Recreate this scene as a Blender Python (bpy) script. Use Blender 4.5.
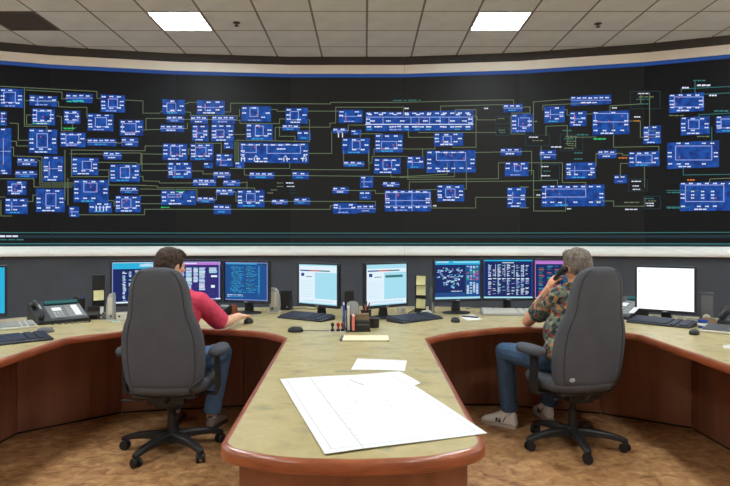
import bpy, bmesh, math, random
from mathutils import Vector, Matrix, Euler

for o in list(bpy.data.objects):
    bpy.data.objects.remove(o)
SC = bpy.context.scene
COL = SC.collection
PI = math.pi
F = 607.0          # focal length of the lens, in 730-wide pixels
EYE = 1.40         # lens height
HOR = 240.0        # horizon row of the photograph

# ------------------------------------------------------------------ camera
cam_d = bpy.data.cameras.new('camera')
cam_d.sensor_width = 36.0
cam_d.lens = F / 730.0 * 36.0
cam_d.shift_y = -3.0 / 730.0
cam_d.clip_start = 0.05
cam = bpy.data.objects.new('camera', cam_d)
cam.location = (0, 0, EYE)
cam.rotation_euler = (PI / 2, 0, 0)
COL.objects.link(cam)
SC.camera = cam

# ------------------------------------------------------------------ world, exposure
w = bpy.data.worlds.new('world')
SC.world = w
w.use_nodes = True
w.node_tree.nodes['Background'].inputs[0].default_value = (0.02, 0.02, 0.02, 1)
w.node_tree.nodes['Background'].inputs[1].default_value = 1.0
SC.view_settings.view_transform = 'Standard'
SC.view_settings.look = 'None'
SC.view_settings.gamma = 1.0
SC.view_settings.use_curve_mapping = False
SC.view_settings.exposure = 0.0
LIGHT_W = 44.0      # radiance of the ceiling light diffusers

# ------------------------------------------------------------------ colour and materials
def lin(c):
    c /= 255.0
    return c / 12.92 if c <= 0.04045 else ((c + 0.055) / 1.055) ** 2.4

def rgb(r, g, b):
    return (lin(r), lin(g), lin(b), 1.0)

MATS = {}
def mat(name, col, rough=0.5, metal=0.0, spec=0.5, var=0.0, vscale=20.0, bump=0.0, bscale=200.0, coat=0.0):
    if name in MATS:
        return MATS[name]
    m = bpy.data.materials.new(name)
    m.use_nodes = True
    nt = m.node_tree
    p = nt.nodes['Principled BSDF']
    p.inputs['Base Color'].default_value = col
    p.inputs['Roughness'].default_value = rough
    p.inputs['Metallic'].default_value = metal
    p.inputs['Specular IOR Level'].default_value = spec
    p.inputs['Coat Weight'].default_value = coat
    tc = nt.nodes.new('ShaderNodeTexCoord')
    if var:
        n = nt.nodes.new('ShaderNodeTexNoise')
        n.inputs['Scale'].default_value = vscale
        n.inputs['Detail'].default_value = 4
        nt.links.new(tc.outputs['Object'], n.inputs['Vector'])
        r = nt.nodes.new('ShaderNodeValToRGB')
        a = [max(0, c * (1 - var)) for c in col[:3]]
        b = [min(1, c * (1 + var)) for c in col[:3]]
        r.color_ramp.elements[0].position = 0.3
        r.color_ramp.elements[1].position = 0.7
        r.color_ramp.elements[0].color = (*a, 1)
        r.color_ramp.elements[1].color = (*b, 1)
        nt.links.new(n.outputs['Fac'], r.inputs['Fac'])
        nt.links.new(r.outputs['Color'], p.inputs['Base Color'])
    if bump:
        n2 = nt.nodes.new('ShaderNodeTexNoise')
        n2.inputs['Scale'].default_value = bscale
        n2.inputs['Detail'].default_value = 3
        nt.links.new(tc.outputs['Object'], n2.inputs['Vector'])
        bp = nt.nodes.new('ShaderNodeBump')
        bp.inputs['Strength'].default_value = bump
        bp.inputs['Distance'].default_value = 0.004
        nt.links.new(n2.outputs['Fac'], bp.inputs['Height'])
        nt.links.new(bp.outputs['Normal'], p.inputs['Normal'])
    MATS[name] = m
    return m

def ramp_mat(name, stops, scale, stretch=(1, 1, 1), rough=0.5, detail=6, distort=0.0, spec=0.5, coat=0.0, kind='noise', interp='LINEAR', bump=0.0):
    m = bpy.data.materials.new(name)
    m.use_nodes = True
    nt = m.node_tree
    p = nt.nodes['Principled BSDF']
    p.inputs['Roughness'].default_value = rough
    p.inputs['Specular IOR Level'].default_value = spec
    p.inputs['Coat Weight'].default_value = coat
    tc = nt.nodes.new('ShaderNodeTexCoord')
    mp = nt.nodes.new('ShaderNodeMapping')
    mp.inputs['Scale'].default_value = stretch
    nt.links.new(tc.outputs['Object'], mp.inputs['Vector'])
    if kind == 'noise':
        n = nt.nodes.new('ShaderNodeTexNoise')
        n.inputs['Detail'].default_value = detail
        n.inputs['Distortion'].default_value = distort
        n.inputs['Roughness'].default_value = 0.6
        out = n.outputs['Fac']
    else:
        n = nt.nodes.new('ShaderNodeTexVoronoi')
        out = n.outputs['Color']
    n.inputs['Scale'].default_value = scale
    nt.links.new(mp.outputs['Vector'], n.inputs['Vector'])
    r = nt.nodes.new('ShaderNodeValToRGB')
    r.color_ramp.interpolation = interp
    els = r.color_ramp.elements
    while len(els) < len(stops):
        els.new(0.5)
    for e, (pos, c) in zip(els, stops):
        e.position = pos
        e.color = c
    nt.links.new(out, r.inputs['Fac'])
    nt.links.new(r.outputs['Color'], p.inputs['Base Color'])
    if bump:
        bp = nt.nodes.new('ShaderNodeBump')
        bp.inputs['Strength'].default_value = bump
        bp.inputs['Distance'].default_value = 0.004
        nt.links.new(n.outputs['Fac'] if kind == 'noise' else n.outputs['Distance'], bp.inputs['Height'])
        nt.links.new(bp.outputs['Normal'], p.inputs['Normal'])
    MATS[name] = m
    return m

def emit(name, col, s=1.0):
    if name in MATS:
        return MATS[name]
    m = bpy.data.materials.new(name)
    m.use_nodes = True
    nt = m.node_tree
    p = nt.nodes['Principled BSDF']
    p.inputs['Base Color'].default_value = (0.004, 0.004, 0.004, 1)
    p.inputs['Roughness'].default_value = 0.5
    p.inputs['Specular IOR Level'].default_value = 0.12
    p.inputs['Emission Color'].default_value = col
    p.inputs['Emission Strength'].default_value = s
    MATS[name] = m
    return m

# ------------------------------------------------------------------ mesh helpers
class MB:
    def __init__(self):
        self.v = []; self.f = []; self.mi = []
    def add(self, vs, fs, mi=0, M=None):
        b = len(self.v)
        for p in vs:
            p = Vector(p)
            self.v.append(tuple(M @ p) if M is not None else tuple(p))
        for f in fs:
            self.f.append(tuple(b + i for i in f)); self.mi.append(mi)
        return self
    def box(self, c, s, rz=0.0, mi=0, M=None):
        x, y, z = s[0] / 2, s[1] / 2, s[2] / 2
        R = Matrix.Translation(c) @ Matrix.Rotation(rz, 4, 'Z')
        if M is not None: R = M @ R
        vs = [(-x, -y, -z), (x, -y, -z), (x, y, -z), (-x, y, -z), (-x, -y, z), (x, -y, z), (x, y, z), (-x, y, z)]
        fs = [(0, 3, 2, 1), (4, 5, 6, 7), (0, 1, 5, 4), (1, 2, 6, 5), (2, 3, 7, 6), (3, 0, 4, 7)]
        return self.add(vs, fs, mi, R)
    def rbox(self, c, s, r=0.005, seg=2, M=None, mi=0, rz=0.0):
        bm = bmesh.new()
        bmesh.ops.create_cube(bm, size=1.0)
        for v in bm.verts:
            v.co = Vector((v.co.x * s[0], v.co.y * s[1], v.co.z * s[2]))
        r = min(r, min(s) * 0.49)
        bmesh.ops.bevel(bm, geom=bm.edges[:], offset=r, segments=seg, affect='EDGES', profile=0.5)
        bm.verts.index_update()
        R = Matrix.Translation(c) @ Matrix.Rotation(rz, 4, 'Z')
        if M is not None: R = M @ R
        self.add([v.co.copy() for v in bm.verts], [[v.index for v in f.verts] for f in bm.faces], mi, R)
        bm.free()
        return self
    def loft(self, rings, caps=True, closed=False, mi=0, M=None):
        n = len(rings[0]); vs = [p for r in rings for p in r]; fs = []
        m = len(rings)
        for i in range(m if closed else m - 1):
            a, b = i * n, ((i + 1) % m) * n
            for j in range(n):
                k = (j + 1) % n
                fs.append((a + j, a + k, b + k, b + j))
        if caps and not closed:
            fs.append(tuple(reversed(range(n))))
            fs.append(tuple(range((m - 1) * n, m * n)))
        return self.add(vs, fs, mi, M)
    def lathe(self, prof, n=20, mi=0, M=None):
        rings = [[(r * math.cos(2 * PI * j / n), r * math.sin(2 * PI * j / n), z) for j in range(n)] for r, z in prof]
        return self.loft(rings, True, False, mi, M)
    def tube(self, path, r, n=8, closed=False, mi=0, M=None, rad=None):
        path = [Vector(p) for p in path]; rings = []; m = len(path)
        up = None
        for i, p in enumerate(path):
            if closed: t = path[(i + 1) % m] - path[i - 1]
            else: t = path[min(i + 1, m - 1)] - path[max(i - 1, 0)]
            t.normalize()
            if up is None:
                up = Vector((0, 0, 1)) if abs(t.z) < 0.9 else Vector((1, 0, 0))
            a = t.cross(up)
            if a.length < 1e-6: a = t.cross(Vector((1, 0.3, 0)))
            a.normalize(); b = a.cross(t).normalized(); up = b
            rr = rad[i] if rad else r
            rings.append([p + a * (rr * math.cos(2 * PI * j / n)) + b * (rr * math.sin(2 * PI * j / n)) for j in range(n)])
        return self.loft(rings, not closed, closed, mi, M)
    def prism(self, poly, z0, z1, mi=0, M=None):
        n = len(poly)
        vs = [(x, y, z0) for x, y in poly] + [(x, y, z1) for x, y in poly]
        fs = [tuple(reversed(range(n))), tuple(range(n, 2 * n))]
        for j in range(n):
            k = (j + 1) % n
            fs.append((j, k, n + k, n + j))
        return self.add(vs, fs, mi, M)
    def capsule(self, p0, p1, r0, r1, n=14, k=5, mi=0):
        p0 = Vector(p0); p1 = Vector(p1); t = (p1 - p0)
        L = t.length
        R = Matrix.Translation(p0) @ (t.to_track_quat('Z', 'Y').to_matrix().to_4x4() if L > 1e-6 else Matrix())
        prof = []
        for i in range(k + 1):
            a = -PI / 2 + PI / 2 * i / k
            prof.append((max(r0 * math.cos(a), 1e-4), r0 * math.sin(a)))
        for i in range(k + 1):
            a = PI / 2 * i / k
            prof.append((max(r1 * math.cos(a), 1e-4), L + r1 * math.sin(a)))
        return self.lathe(prof, n, mi, R)
    def chain(self, pts, rs, n=14):
        for i in range(len(pts) - 1):
            self.capsule(pts[i], pts[i + 1], rs[i], rs[i + 1], n)
        return self
    def ell(self, c, r, R=None, n=18, k=12, mi=0):
        M = Matrix.Translation(c)
        if R is not None: M = M @ R.to_4x4()
        M = M @ Matrix.Diagonal((r[0], r[1], r[2], 1))
        prof = []
        for i in range(k + 1):
            a = -PI / 2 + PI * i / k
            prof.append((max(math.cos(a), 1e-3), math.sin(a)))
        return self.lathe(prof, n, mi, M)
    def xform(self, M):
        self.v = [tuple(M @ Vector(p)) for p in self.v]
        return self
    def mesh(self, name, mats, smooth=False, fix=True, ang=None):
        me = bpy.data.meshes.new(name)
        me.from_pydata(self.v, [], self.f)
        for m in (mats if isinstance(mats, (list, tuple)) else [mats]):
            me.materials.append(m)
        for p, i in zip(me.polygons, self.mi):
            p.material_index = i
        if fix:
            bm = bmesh.new(); bm.from_mesh(me)
            bmesh.ops.recalc_face_normals(bm, faces=bm.faces[:])
            bm.to_mesh(me); bm.free()
        if smooth:
            for p in me.polygons: p.use_smooth = True
            me.set_sharp_from_angle(angle=ang if ang else math.radians(40))
        me.update()
        return me

def link(name, me, parent=None, loc=None, rz=None):
    o = bpy.data.objects.new(name, me)
    COL.objects.link(o)
    if parent is not None: o.parent = parent
    if loc is not None: o.location = loc
    if rz is not None: o.rotation_euler = (0, 0, rz)
    return o

def part(name, mb, mats, parent, smooth=False, label=None, ang=None, fix=True):
    o = link(name, mb.mesh(name, mats, smooth, fix, ang), parent)
    if label: o['label'] = label
    return o

def thing(name, label, cat, loc=(0, 0, 0), rz=0.0, group=None):
    o = bpy.data.objects.new(name, None)
    o.empty_display_size = 0.05
    COL.objects.link(o)
    o.location = loc; o.rotation_euler = (0, 0, rz)
    o['label'] = label; o['category'] = cat
    if group: o['group'] = group
    return o

def tag(o, label, cat, group=None):
    o['label'] = label; o['category'] = cat
    if group: o['group'] = group
    return o

def structure(name, mb=None, mats=None, smooth=False):
    if mb is None:
        o = bpy.data.objects.new(name, None); COL.objects.link(o)
    else:
        o = link(name, mb.mesh(name, mats, smooth))
    o['kind'] = 'structure'
    return o

def kids(o):
    return [c for c in COL.objects if c.parent == o]

def copy_tree(o, parent=None, kidmap=None):
    c = o.copy(); COL.objects.link(c)
    if parent is not None: c.parent = parent
    for ch in list(kids(o)): copy_tree(ch, c)
    return c

def fillet(poly, r, n=6):
    """round the corners of a closed polygon; r is one radius or one per corner"""
    out = []; m = len(poly)
    for i in range(m):
        ri = r[i] if isinstance(r, (list, tuple)) else r
        p = Vector(poly[i]); a = Vector(poly[i - 1]) - p; b = Vector(poly[(i + 1) % m]) - p
        if ri <= 0 or a.length < 1e-6 or b.length < 1e-6:
            out.append(tuple(p)); continue
        an = a.angle(b)
        if an > PI - 0.05:
            out.append(tuple(p)); continue
        d = min(ri / math.tan(an / 2), a.length * 0.45, b.length * 0.45)
        p0 = p + a.normalized() * d; p1 = p + b.normalized() * d
        for k in range(n + 1):
            t = k / n
            out.append(tuple(p0 * (1 - t) ** 2 + p * 2 * t * (1 - t) + p1 * t * t))
    return out

def offset_path(path, d, closed=False):
    """shift a plan polyline by d to the right of its direction, mitred"""
    out = []; m = len(path)
    for i in range(m):
        p = Vector(path[i])
        if closed or 0 < i < m - 1:
            t0 = (p - Vector(path[i - 1])).normalized(); t1 = (Vector(path[(i + 1) % m]) - p).normalized()
        elif i == 0:
            t0 = t1 = (Vector(path[1]) - p).normalized()
        else:
            t0 = t1 = (p - Vector(path[i - 1])).normalized()
        n0 = Vector((t0.y, -t0.x)); n1 = Vector((t1.y, -t1.x))
        n = (n0 + n1)
        n = n / max(0.35, (1 + n0.dot(n1)))
        out.append((p.x + n.x * d, p.y + n.y * d))
    return out

def sweep(mb, path, prof, closed=False, mi=0):
    """sweep a closed profile of (offset to the right, z) along a plan polyline"""
    cols = [offset_path(path, d, closed) for d, z in prof]
    rings = [[(cols[j][i][0], cols[j][i][1], prof[j][1]) for j in range(len(prof))] for i in range(len(path))]
    mb.loft(rings, True, closed, mi)
    return mb

def desk_pt(px, py, h=0.75):
    """plan position of a photograph point lying at height h"""
    Y = (EYE - h) * F / (py - HOR)
    return ((px - 365.0) / F * Y, Y)

RND = random.Random(7)
# ------------------------------------------------------------------ shared materials
M_TILE = mat('ceiling_tile', rgb(230, 240, 240), 0.95, spec=0.1, var=0.06, vscale=3.0, bump=0.25, bscale=120)
M_TBAR = mat('ceiling_bar', rgb(130, 128, 124), 0.6)  # bar grey darkened to carry the shading along the tile edges
M_DIFF = emit('light_diffuser', (0.85, 0.955, 1.0, 1), LIGHT_W)
M_WHITE = mat('white_paint', rgb(225, 222, 214), 0.5, var=0.03, vscale=2)
M_FASCIA = mat('dark_fascia', rgb(62, 60, 60), 0.7, var=0.08, vscale=4)
M_CREAM = mat('cream_trim', rgb(244, 240, 230), 0.55, var=0.04, vscale=1.5)
M_LEDGE = mat('white_ledge', rgb(226, 224, 218), 0.45, var=0.03, vscale=1.5)
M_GREYWALL = mat('grey_wall_fabric', rgb(76, 81, 89), 0.85, spec=0.2, var=0.06, vscale=5, bump=0.3, bscale=300)
M_BEIGE = mat('beige_wall', rgb(224, 220, 212), 0.9, spec=0.2, var=0.03, vscale=2)
M_CORK = ramp_mat('cork_floor', [(0.28, rgb(112, 70, 42)), (0.41, rgb(168, 118, 76)), (0.56, rgb(196, 148, 100)), (0.72, rgb(220, 178, 130))], 12.0, (1, 1.15, 1), 0.5, 14, 0.75, 0.35)
M_LAM = ramp_mat('laminate_top', [(0.28, rgb(138, 134, 112)), (0.42, rgb(180, 162, 112)), (0.58, rgb(194, 177, 130)), (0.66, rgb(158, 150, 118)), (0.80, rgb(176, 152, 94))], 6.5, (1, 1, 1), 0.38, 9, 0.25, 0.5)
M_TRIM = ramp_mat('cherry_edge', [(0.3, rgb(134, 68, 38)), (0.6, rgb(162, 86, 50)), (0.8, rgb(178, 102, 62))], 9.0, (1, 1, 8), 0.3, 5, 0.5, 0.5, 0.3)
M_PANEL = ramp_mat('cherry_panel', [(0.25, rgb(120, 74, 54)), (0.5, rgb(144, 92, 68)), (0.8, rgb(160, 106, 80))], 10.0, (1, 1, 0.08), 0.4, 6, 0.6, 0.4)
M_DARKGAP = mat('dark_gap', rgb(24, 18, 16), 0.8)
M_BLACK = mat('black_plastic', rgb(26, 27, 31), 0.45, var=0.08, vscale=30)
M_NAVYBLACK = mat('bluish_black_plastic', rgb(34, 38, 50), 0.42, var=0.08, vscale=30)
M_KEY = mat('dark_key', rgb(52, 58, 78), 0.5, var=0.1, vscale=60)
M_SILVER = mat('silver_plastic', rgb(168, 168, 166), 0.4, var=0.04, vscale=30)
M_GREYP = mat('grey_plastic', rgb(104, 106, 110), 0.45, var=0.05, vscale=30)
M_BEIGEP = mat('beige_plastic', rgb(206, 202, 190), 0.5, var=0.04, vscale=30)
M_CHAIR = mat('grey_chair_fabric', rgb(88, 90, 96), 0.9, spec=0.2, var=0.06, vscale=8, bump=0.35, bscale=700)
M_PIPE = mat('dark_piping', rgb(56, 56, 60), 0.8)
M_BASE = mat('chair_black_nylon', rgb(36, 36, 38), 0.5, var=0.08, vscale=20)
M_PAPER = mat('white_paper', rgb(232, 230, 228), 0.8, spec=0.2, var=0.01, vscale=4)
M_INK = mat('pale_ink', rgb(150, 154, 162), 0.8)
M_YELLOW = mat('yellow_note', rgb(236, 228, 170), 0.8, var=0.03, vscale=12)
M_CREAMPAD = mat('cream_notepad', rgb(240, 232, 192), 0.8, var=0.02, vscale=12)
M_CHROME = mat('chrome', rgb(190, 192, 196), 0.25, metal=0.9)
M_MESHCUP = mat('dark_wire_mesh', rgb(52, 48, 46), 0.5, metal=0.3, var=0.2, vscale=300)
M_RED = mat('red_plastic', rgb(176, 40, 40), 0.5)
M_BLUEP = mat('blue_plastic', rgb(48, 80, 168), 0.45)
M_PINK = mat('pink_folder', rgb(240, 128, 118), 0.7)
M_BROWN = mat('brown_cardboard', rgb(140, 116, 88), 0.8, var=0.08, vscale=30)
M_WOODRED = mat('reddish_wood', rgb(136, 66, 38), 0.5, var=0.15, vscale=40)
M_TEAL = mat('teal_display_glass', rgb(38, 96, 100), 0.2)
M_SKIN = mat('skin', rgb(236, 182, 154), 0.55, spec=0.35, var=0.06, vscale=25)
M_SKIN2 = mat('tanned_skin', rgb(228, 164, 130), 0.55, spec=0.35, var=0.06, vscale=25)
M_LIP = mat('lip_skin', rgb(180, 100, 88), 0.5)
M_EYEW = mat('eye_white', rgb(230, 226, 220), 0.3)
M_IRIS = mat('eye_iris', rgb(60, 44, 34), 0.2)
M_HAIRB = ramp_mat('dark_brown_hair', [(0.3, rgb(40, 28, 22)), (0.55, rgb(66, 47, 36)), (0.8, rgb(88, 64, 48))], 60.0, (1, 1, 0.25), 0.6, 4, 0.3, 0.3, bump=0.8)
M_HAIRG = ramp_mat('grey_hair', [(0.3, rgb(84, 72, 66)), (0.55, rgb(122, 108, 98)), (0.8, rgb(164, 150, 138))], 60.0, (1, 1, 0.25), 0.6, 4, 0.3, 0.3, bump=0.8)
M_REDSHIRT = mat('red_polo_cotton', rgb(226, 78, 104), 0.85, spec=0.2, var=0.07, vscale=12, bump=0.3, bscale=60)
M_HAWAII = ramp_mat('patterned_shirt_cotton', [(0.0, rgb(60, 74, 70)), (0.22, rgb(112, 118, 92)), (0.38, rgb(44, 50, 54)), (0.5, rgb(150, 140, 116)), (0.6, rgb(150, 62, 48)), (0.68, rgb(84, 104, 104)), (0.8, rgb(186, 128, 72))], 42.0, (1, 1, 1), 0.85, kind='voronoi', interp='CONSTANT')
M_JEANS = mat('blue_denim', rgb(92, 122, 156), 0.9, spec=0.15, var=0.12, vscale=18, bump=0.4, bscale=80)
M_JEANS2 = mat('dark_blue_denim', rgb(74, 98, 126), 0.9, spec=0.15, var=0.12, vscale=18, bump=0.4, bscale=80)
M_SOCK = mat('white_sock', rgb(226, 224, 222), 0.9)
M_SHOEW = mat('white_leather', rgb(244, 240, 232), 0.5, var=0.03, vscale=20)
M_SHOEG = mat('taupe_leather', rgb(140, 124, 112), 0.6, var=0.08, vscale=20)
M_SOLE = mat('dark_rubber_sole', rgb(62, 56, 52), 0.8)

# ------------------------------------------------------------------ plan of the curved front wall
def wall_plan():
    L = 1.54
    a, b = Vector((-1.012, 8.30)), Vector((0.54, 8.30))
    left = [a]; right = [b]
    for g in (5.5, 11.0, 17.5, 24.0):
        g = math.radians(g); left.append(left[-1] + Vector((-math.cos(g), -math.sin(g))) * L)
    for g in (6.8, 13.6, 20.4, 27.0):
        g = math.radians(g); right.append(right[-1] + Vector((math.cos(g), -math.sin(g))) * L)
    return [tuple(p) for p in reversed(left)] + [tuple(p) for p in right]
W = wall_plan()                    # ten corners, nine straight runs; runs 1..7 carry displays
CEIL = 3.89
XW = 6.38

# ------------------------------------------------------------------ floor, walls
structure('floor', MB().box((0, 2.5, -0.05), (13.2, 13.4, 0.1)), M_CORK)
structure('wall_left', MB().box((-XW - 0.56, 1.6, 2.0), (0.1, 10.6, 4.2)), M_BEIGE)
structure('wall_right', MB().box((XW + 0.06, 1.4, 2.0), (0.1, 10.4, 4.2)), M_BEIGE)
structure('wall_back', MB().box((-0.25, -3.75, 2.0), (13.3, 0.1, 4.2)), M_BEIGE)
wf = structure('wall_front', sweep(MB(), W, [(0.10, 0.0), (0.10, 1.20), (-0.12, 1.20), (-0.12, 0.0)]), M_GREYWALL)
structure('baseboard_front', sweep(MB(), W, [(0.10, 0.0), (0.115, 0.0), (0.115, 0.10), (0.10, 0.105)]), M_FASCIA)
bw = MB(); sweep(bw, W, [(-0.05, 1.20), (-0.05, CEIL), (-0.12, CEIL), (-0.12, 1.20)])
part('backing', bw, M_FASCIA, wf)

def trim(name, prof, m, gap=0.004):
    t = structure(name)
    for k in range(len(W) - 1):
        cols = [offset_path(W, d) for d, z in prof]
        rings = []
        for i, s in ((k, gap), (k + 1, -gap)):
            u = (Vector(W[k + 1]) - Vector(W[k])).normalized() * s
            rings.append([(cols[j][i][0] + u.x, cols[j][i][1] + u.y, prof[j][1]) for j in range(len(prof))])
        mb = MB(); mb.loft(rings)
        part('panel', mb, m, t, True)
    return t
trim('trim_1', [(0.06, 3.776), (0.06, CEIL + .01), (0.03, CEIL + .01), (0.03, 3.776)], M_FASCIA, 0.0008)
trim('trim_2', [(0.0, 3.672), (0.058, 3.776), (0.05, 3.79), (-0.03, 3.79), (-0.03, 3.672)], M_CREAM, 0.0012)
trim('trim_3', [(0.004, 1.318), (0.05, 1.314), (0.095, 1.300), (0.13, 1.276), (0.154, 1.244), (0.163, 1.212), (0.158, 1.194), (0.09, 1.19), (-0.03, 1.19), (-0.03, 1.318)], M_LEDGE, 0.0012)

# ------------------------------------------------------------------ ceiling: bars and tiles
P = 0.605
X0, Y0 = 0.022, 6.61
LIGHT_C = (-10, -4, 2, 8)
LIGHT_R = (0, -4, -8, -12)
ceil = structure('ceiling', MB().box((-0.25, 2.5, CEIL + 0.09), (13.4, 13.4, 0.06)), M_BEIGE)
g = MB()
for i in range(-11, 12):
    g.box((X0 + i * P, 2.3, CEIL + 0.004), (0.024, 12.2, 0.008))
for j in range(-17, 4):
    g.box((-0.25, Y0 + j * P, CEIL + 0.0045), (13.0, 0.024, 0.008))
part('ceiling_grid', g, M_TBAR, ceil)
s = P - 0.016
tb = MB().rbox((0, 0, 0), (s, s, 0.016), 0.006, 1)
tile_me = tb.mesh('tile', M_TILE)
rest = MB()
holes = {(c, r) for c in LIGHT_C for r in LIGHT_R} | {(-7, 0)}
for r in range(-16, 3):
    for c in range(-11, 11):
        if (c, r) in holes: continue
        pos = (X0 + (c + 0.5) * P, Y0 + (r + 0.5) * P, CEIL + 0.006)
        if r >= -6 and -9 <= c <= 9:
            link('tile', tile_me, ceil, pos)
        else:
            rest.box(pos, (s, s, 0.016))
o = part('distant_tile', rest, M_TILE, ceil); o['kind'] = 'stuff'

# ------------------------------------------------------------------ ceiling lights
def ceiling_light(c, r, label, group=None):
    t = thing('ceiling_light', label, 'ceiling light', (X0 + (c + 0.5) * P, Y0 + (r + 0.5) * P, CEIL), group=group)
    fr = MB(); a = P / 2 - 0.013
    for sx, sy, wx, wy in ((0, a - .006, 2 * a, .012), (0, -a + .006, 2 * a, .012), (a - .006, 0, .012, 2 * a - .025), (-a + .006, 0, .012, 2 * a - .025)):
        fr.box((sx, sy, 0.0), (wx, wy, 0.012))
    part('frame', fr, M_WHITE, t)
    part('diffuser', MB().rbox((0, 0, 0.004), (2 * a - 0.026, 2 * a - 0.026, 0.008), 0.003, 1), M_DIFF, t)
    part('housing', MB().box((0, 0, 0.03), (2 * a - 0.01, 2 * a - 0.01, 0.036)), M_WHITE, t)
    return t
for c in LIGHT_C:
    for r in LIGHT_R:
        if (c, r) == (-4, 0): ceiling_light(c, r, 'lit square ceiling light panel above the man in the red shirt, left of the two')
        elif (c, r) == (2, 0): ceiling_light(c, r, 'lit square ceiling light panel right of centre, nearer the small sprinkler on the right')
        else: ceiling_light(c, r, 'lit square ceiling light panel over the room, out of the view', 'ceiling lights out of view')
# dark return-air panel, top left
t = thing('ceiling_vent', 'dark grey square air return panel set among the pale ceiling tiles', 'vent', (X0 - 6.5 * P, Y0 + 0.5 * P, CEIL))
fr = MB(); a = P / 2 - 0.013
for sx, sy, wx, wy in ((0, a - .012, 2 * a, .024), (0, -a + .012, 2 * a, .024), (a - .012, 0, .024, 2 * a - .05), (-a + .012, 0, .024, 2 * a - .05)):
    fr.box((sx, sy, 0.0), (wx, wy, 0.012))
M_VENT = mat('vent_grey', rgb(104, 100, 96), 0.7)
part('frame', fr, M_VENT, t)
sl = MB()
for k in range(26):
    q = -a + 0.03 + (2 * a - 0.06) * k / 25
    sl.box((q, 0, 0.006), (0.006, 2 * a - 0.05, 0.014))
    sl.box((0, q, 0.006), (2 * a - 0.05, 0.006, 0.014))
o = part('grille', sl, M_VENT, t)
part('backing', MB().box((0, 0, 0.022), (2 * a - 0.02, 2 * a - 0.02, 0.014)), mat('vent_dark', rgb(40, 38, 36), 0.8), t)
# sprinkler heads
def sprinkler(px, py, label):
    Y = (CEIL - EYE) * F / (HOR - py); X = (px - 365) / F * Y
    t = thing('sprinkler', label, 'sprinkler', (X, Y, CEIL - 0.003))
    part('escutcheon', MB().lathe([(0.042, 0), (0.042, -0.006), (0.025, -0.014), (0.012, -0.016)], 18), mat('sprinkler_brass', rgb(90, 84, 80), 0.4, metal=0.5), t, True)
    part('deflector', MB().lathe([(0.008, -0.014), (0.008, -0.034), (0.026, -0.036), (0.026, -0.040), (0.006, -0.041)], 14), M_FASCIA, t, True)
sprinkler(236.5, 22.3, 'small dark sprinkler head on the ceiling right of the left light panel')
sprinkler(598, 23.3, 'small dark sprinkler head on the ceiling right of the right light panel')
# ------------------------------------------------------------------ video wall
E_BG = emit('display_black', rgb(20, 20, 22), 0.6)
E_BLUE = emit('display_blue', rgb(26, 66, 160), 1.0)
E_TITLE = emit('display_title_blue', rgb(34, 68, 132), 1.0)
E_LINE = emit('display_line_green', rgb(110, 126, 96), 0.9)
E_TEAL = emit('display_line_teal', rgb(58, 124, 124), 0.9)
E_DTEAL = emit('display_line_dark_teal', rgb(36, 62, 72), 0.9)
E_WHITE = emit('display_white', rgb(224, 230, 250), 1.0)
E_LILAC = emit('display_lilac', rgb(150, 164, 226), 1.0)
E_CYAN = emit('display_cyan', rgb(60, 168, 214), 1.0)
E_GREEN = emit('display_green', rgb(50, 190, 110), 1.0)
E_REDT = emit('display_red', rgb(208, 90, 90), 1.0)
E_ORANGE = emit('display_orange', rgb(210, 120, 50), 1.0)
nt = E_BLUE.node_tree      # the blue fields are uneven: paler and darker patches of picture
_n = nt.nodes.new('ShaderNodeTexNoise'); _n.inputs['Scale'].default_value = 14.0; _n.inputs['Detail'].default_value = 5
_r = nt.nodes.new('ShaderNodeValToRGB')
_r.color_ramp.elements[0].position = .32; _r.color_ramp.elements[0].color = rgb(14, 44, 116)
_r.color_ramp.elements[1].position = .68; _r.color_ramp.elements[1].color = rgb(26, 86, 176)
_t = nt.nodes.new('ShaderNodeTexCoord')
nt.links.new(_t.outputs['Object'], _n.inputs['Vector']); nt.links.new(_n.outputs['Fac'], _r.inputs['Fac'])
nt.links.new(_r.outputs['Color'], nt.nodes['Principled BSDF'].inputs['Emission Color'])
# each projector's black level is a little different
E_BGS = {k: emit('display_black_%d' % k, rgb(*c), 1.0) for k, c in {1: (13, 13, 16), 2: (16, 16, 18), 3: (22, 22, 21), 4: (28, 27, 26), 5: (30, 29, 27), 6: (24, 24, 23), 7: (15, 15, 17)}.items()}
GM = [E_BLUE, E_TITLE, E_LINE, E_TEAL, E_DTEAL, E_WHITE, E_LILAC, E_CYAN, E_GREEN, E_REDT, E_ORANGE]
BLUE, TITLE, LINE, TEAL, DTEAL, WHITE, LILAC, CYAN, GREEN, REDT, ORANGE = range(11)
LAYER = [0.0010, 0.0010, 0.0022, 0.0022, 0.0012, 0.0040, 0.0032, 0.0040, 0.0040, 0.0044, 0.0044]
SZ0, SZ1 = 1.318, 3.672
vw = thing('video_wall', 'curved wall of large displays showing blue and green network diagrams', 'video wall', (0, 8.3, SZ0))
VW0 = Vector((0, 8.3, SZ0))
RUNS = range(1, 8)
SEAM = [365 + F * p[0] / p[1] for p in W]

def wallpt(px, py):
    d = (px - 365.0) / F
    for k in RUNS:
        if px <= SEAM[k + 1] or k == 7:
            A, B = Vector(W[k]), Vector(W[k + 1]); t = (B - A)
            s = (d * A.y - A.x) / (t.x - d * t.y)
            Y = A.y + s * t.y
            return k, s * t.length, EYE + (HOR - py) * Y / F
G = {k: {'block': MB(), 'line': MB(), 'mark': MB()} for k in RUNS}

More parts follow.
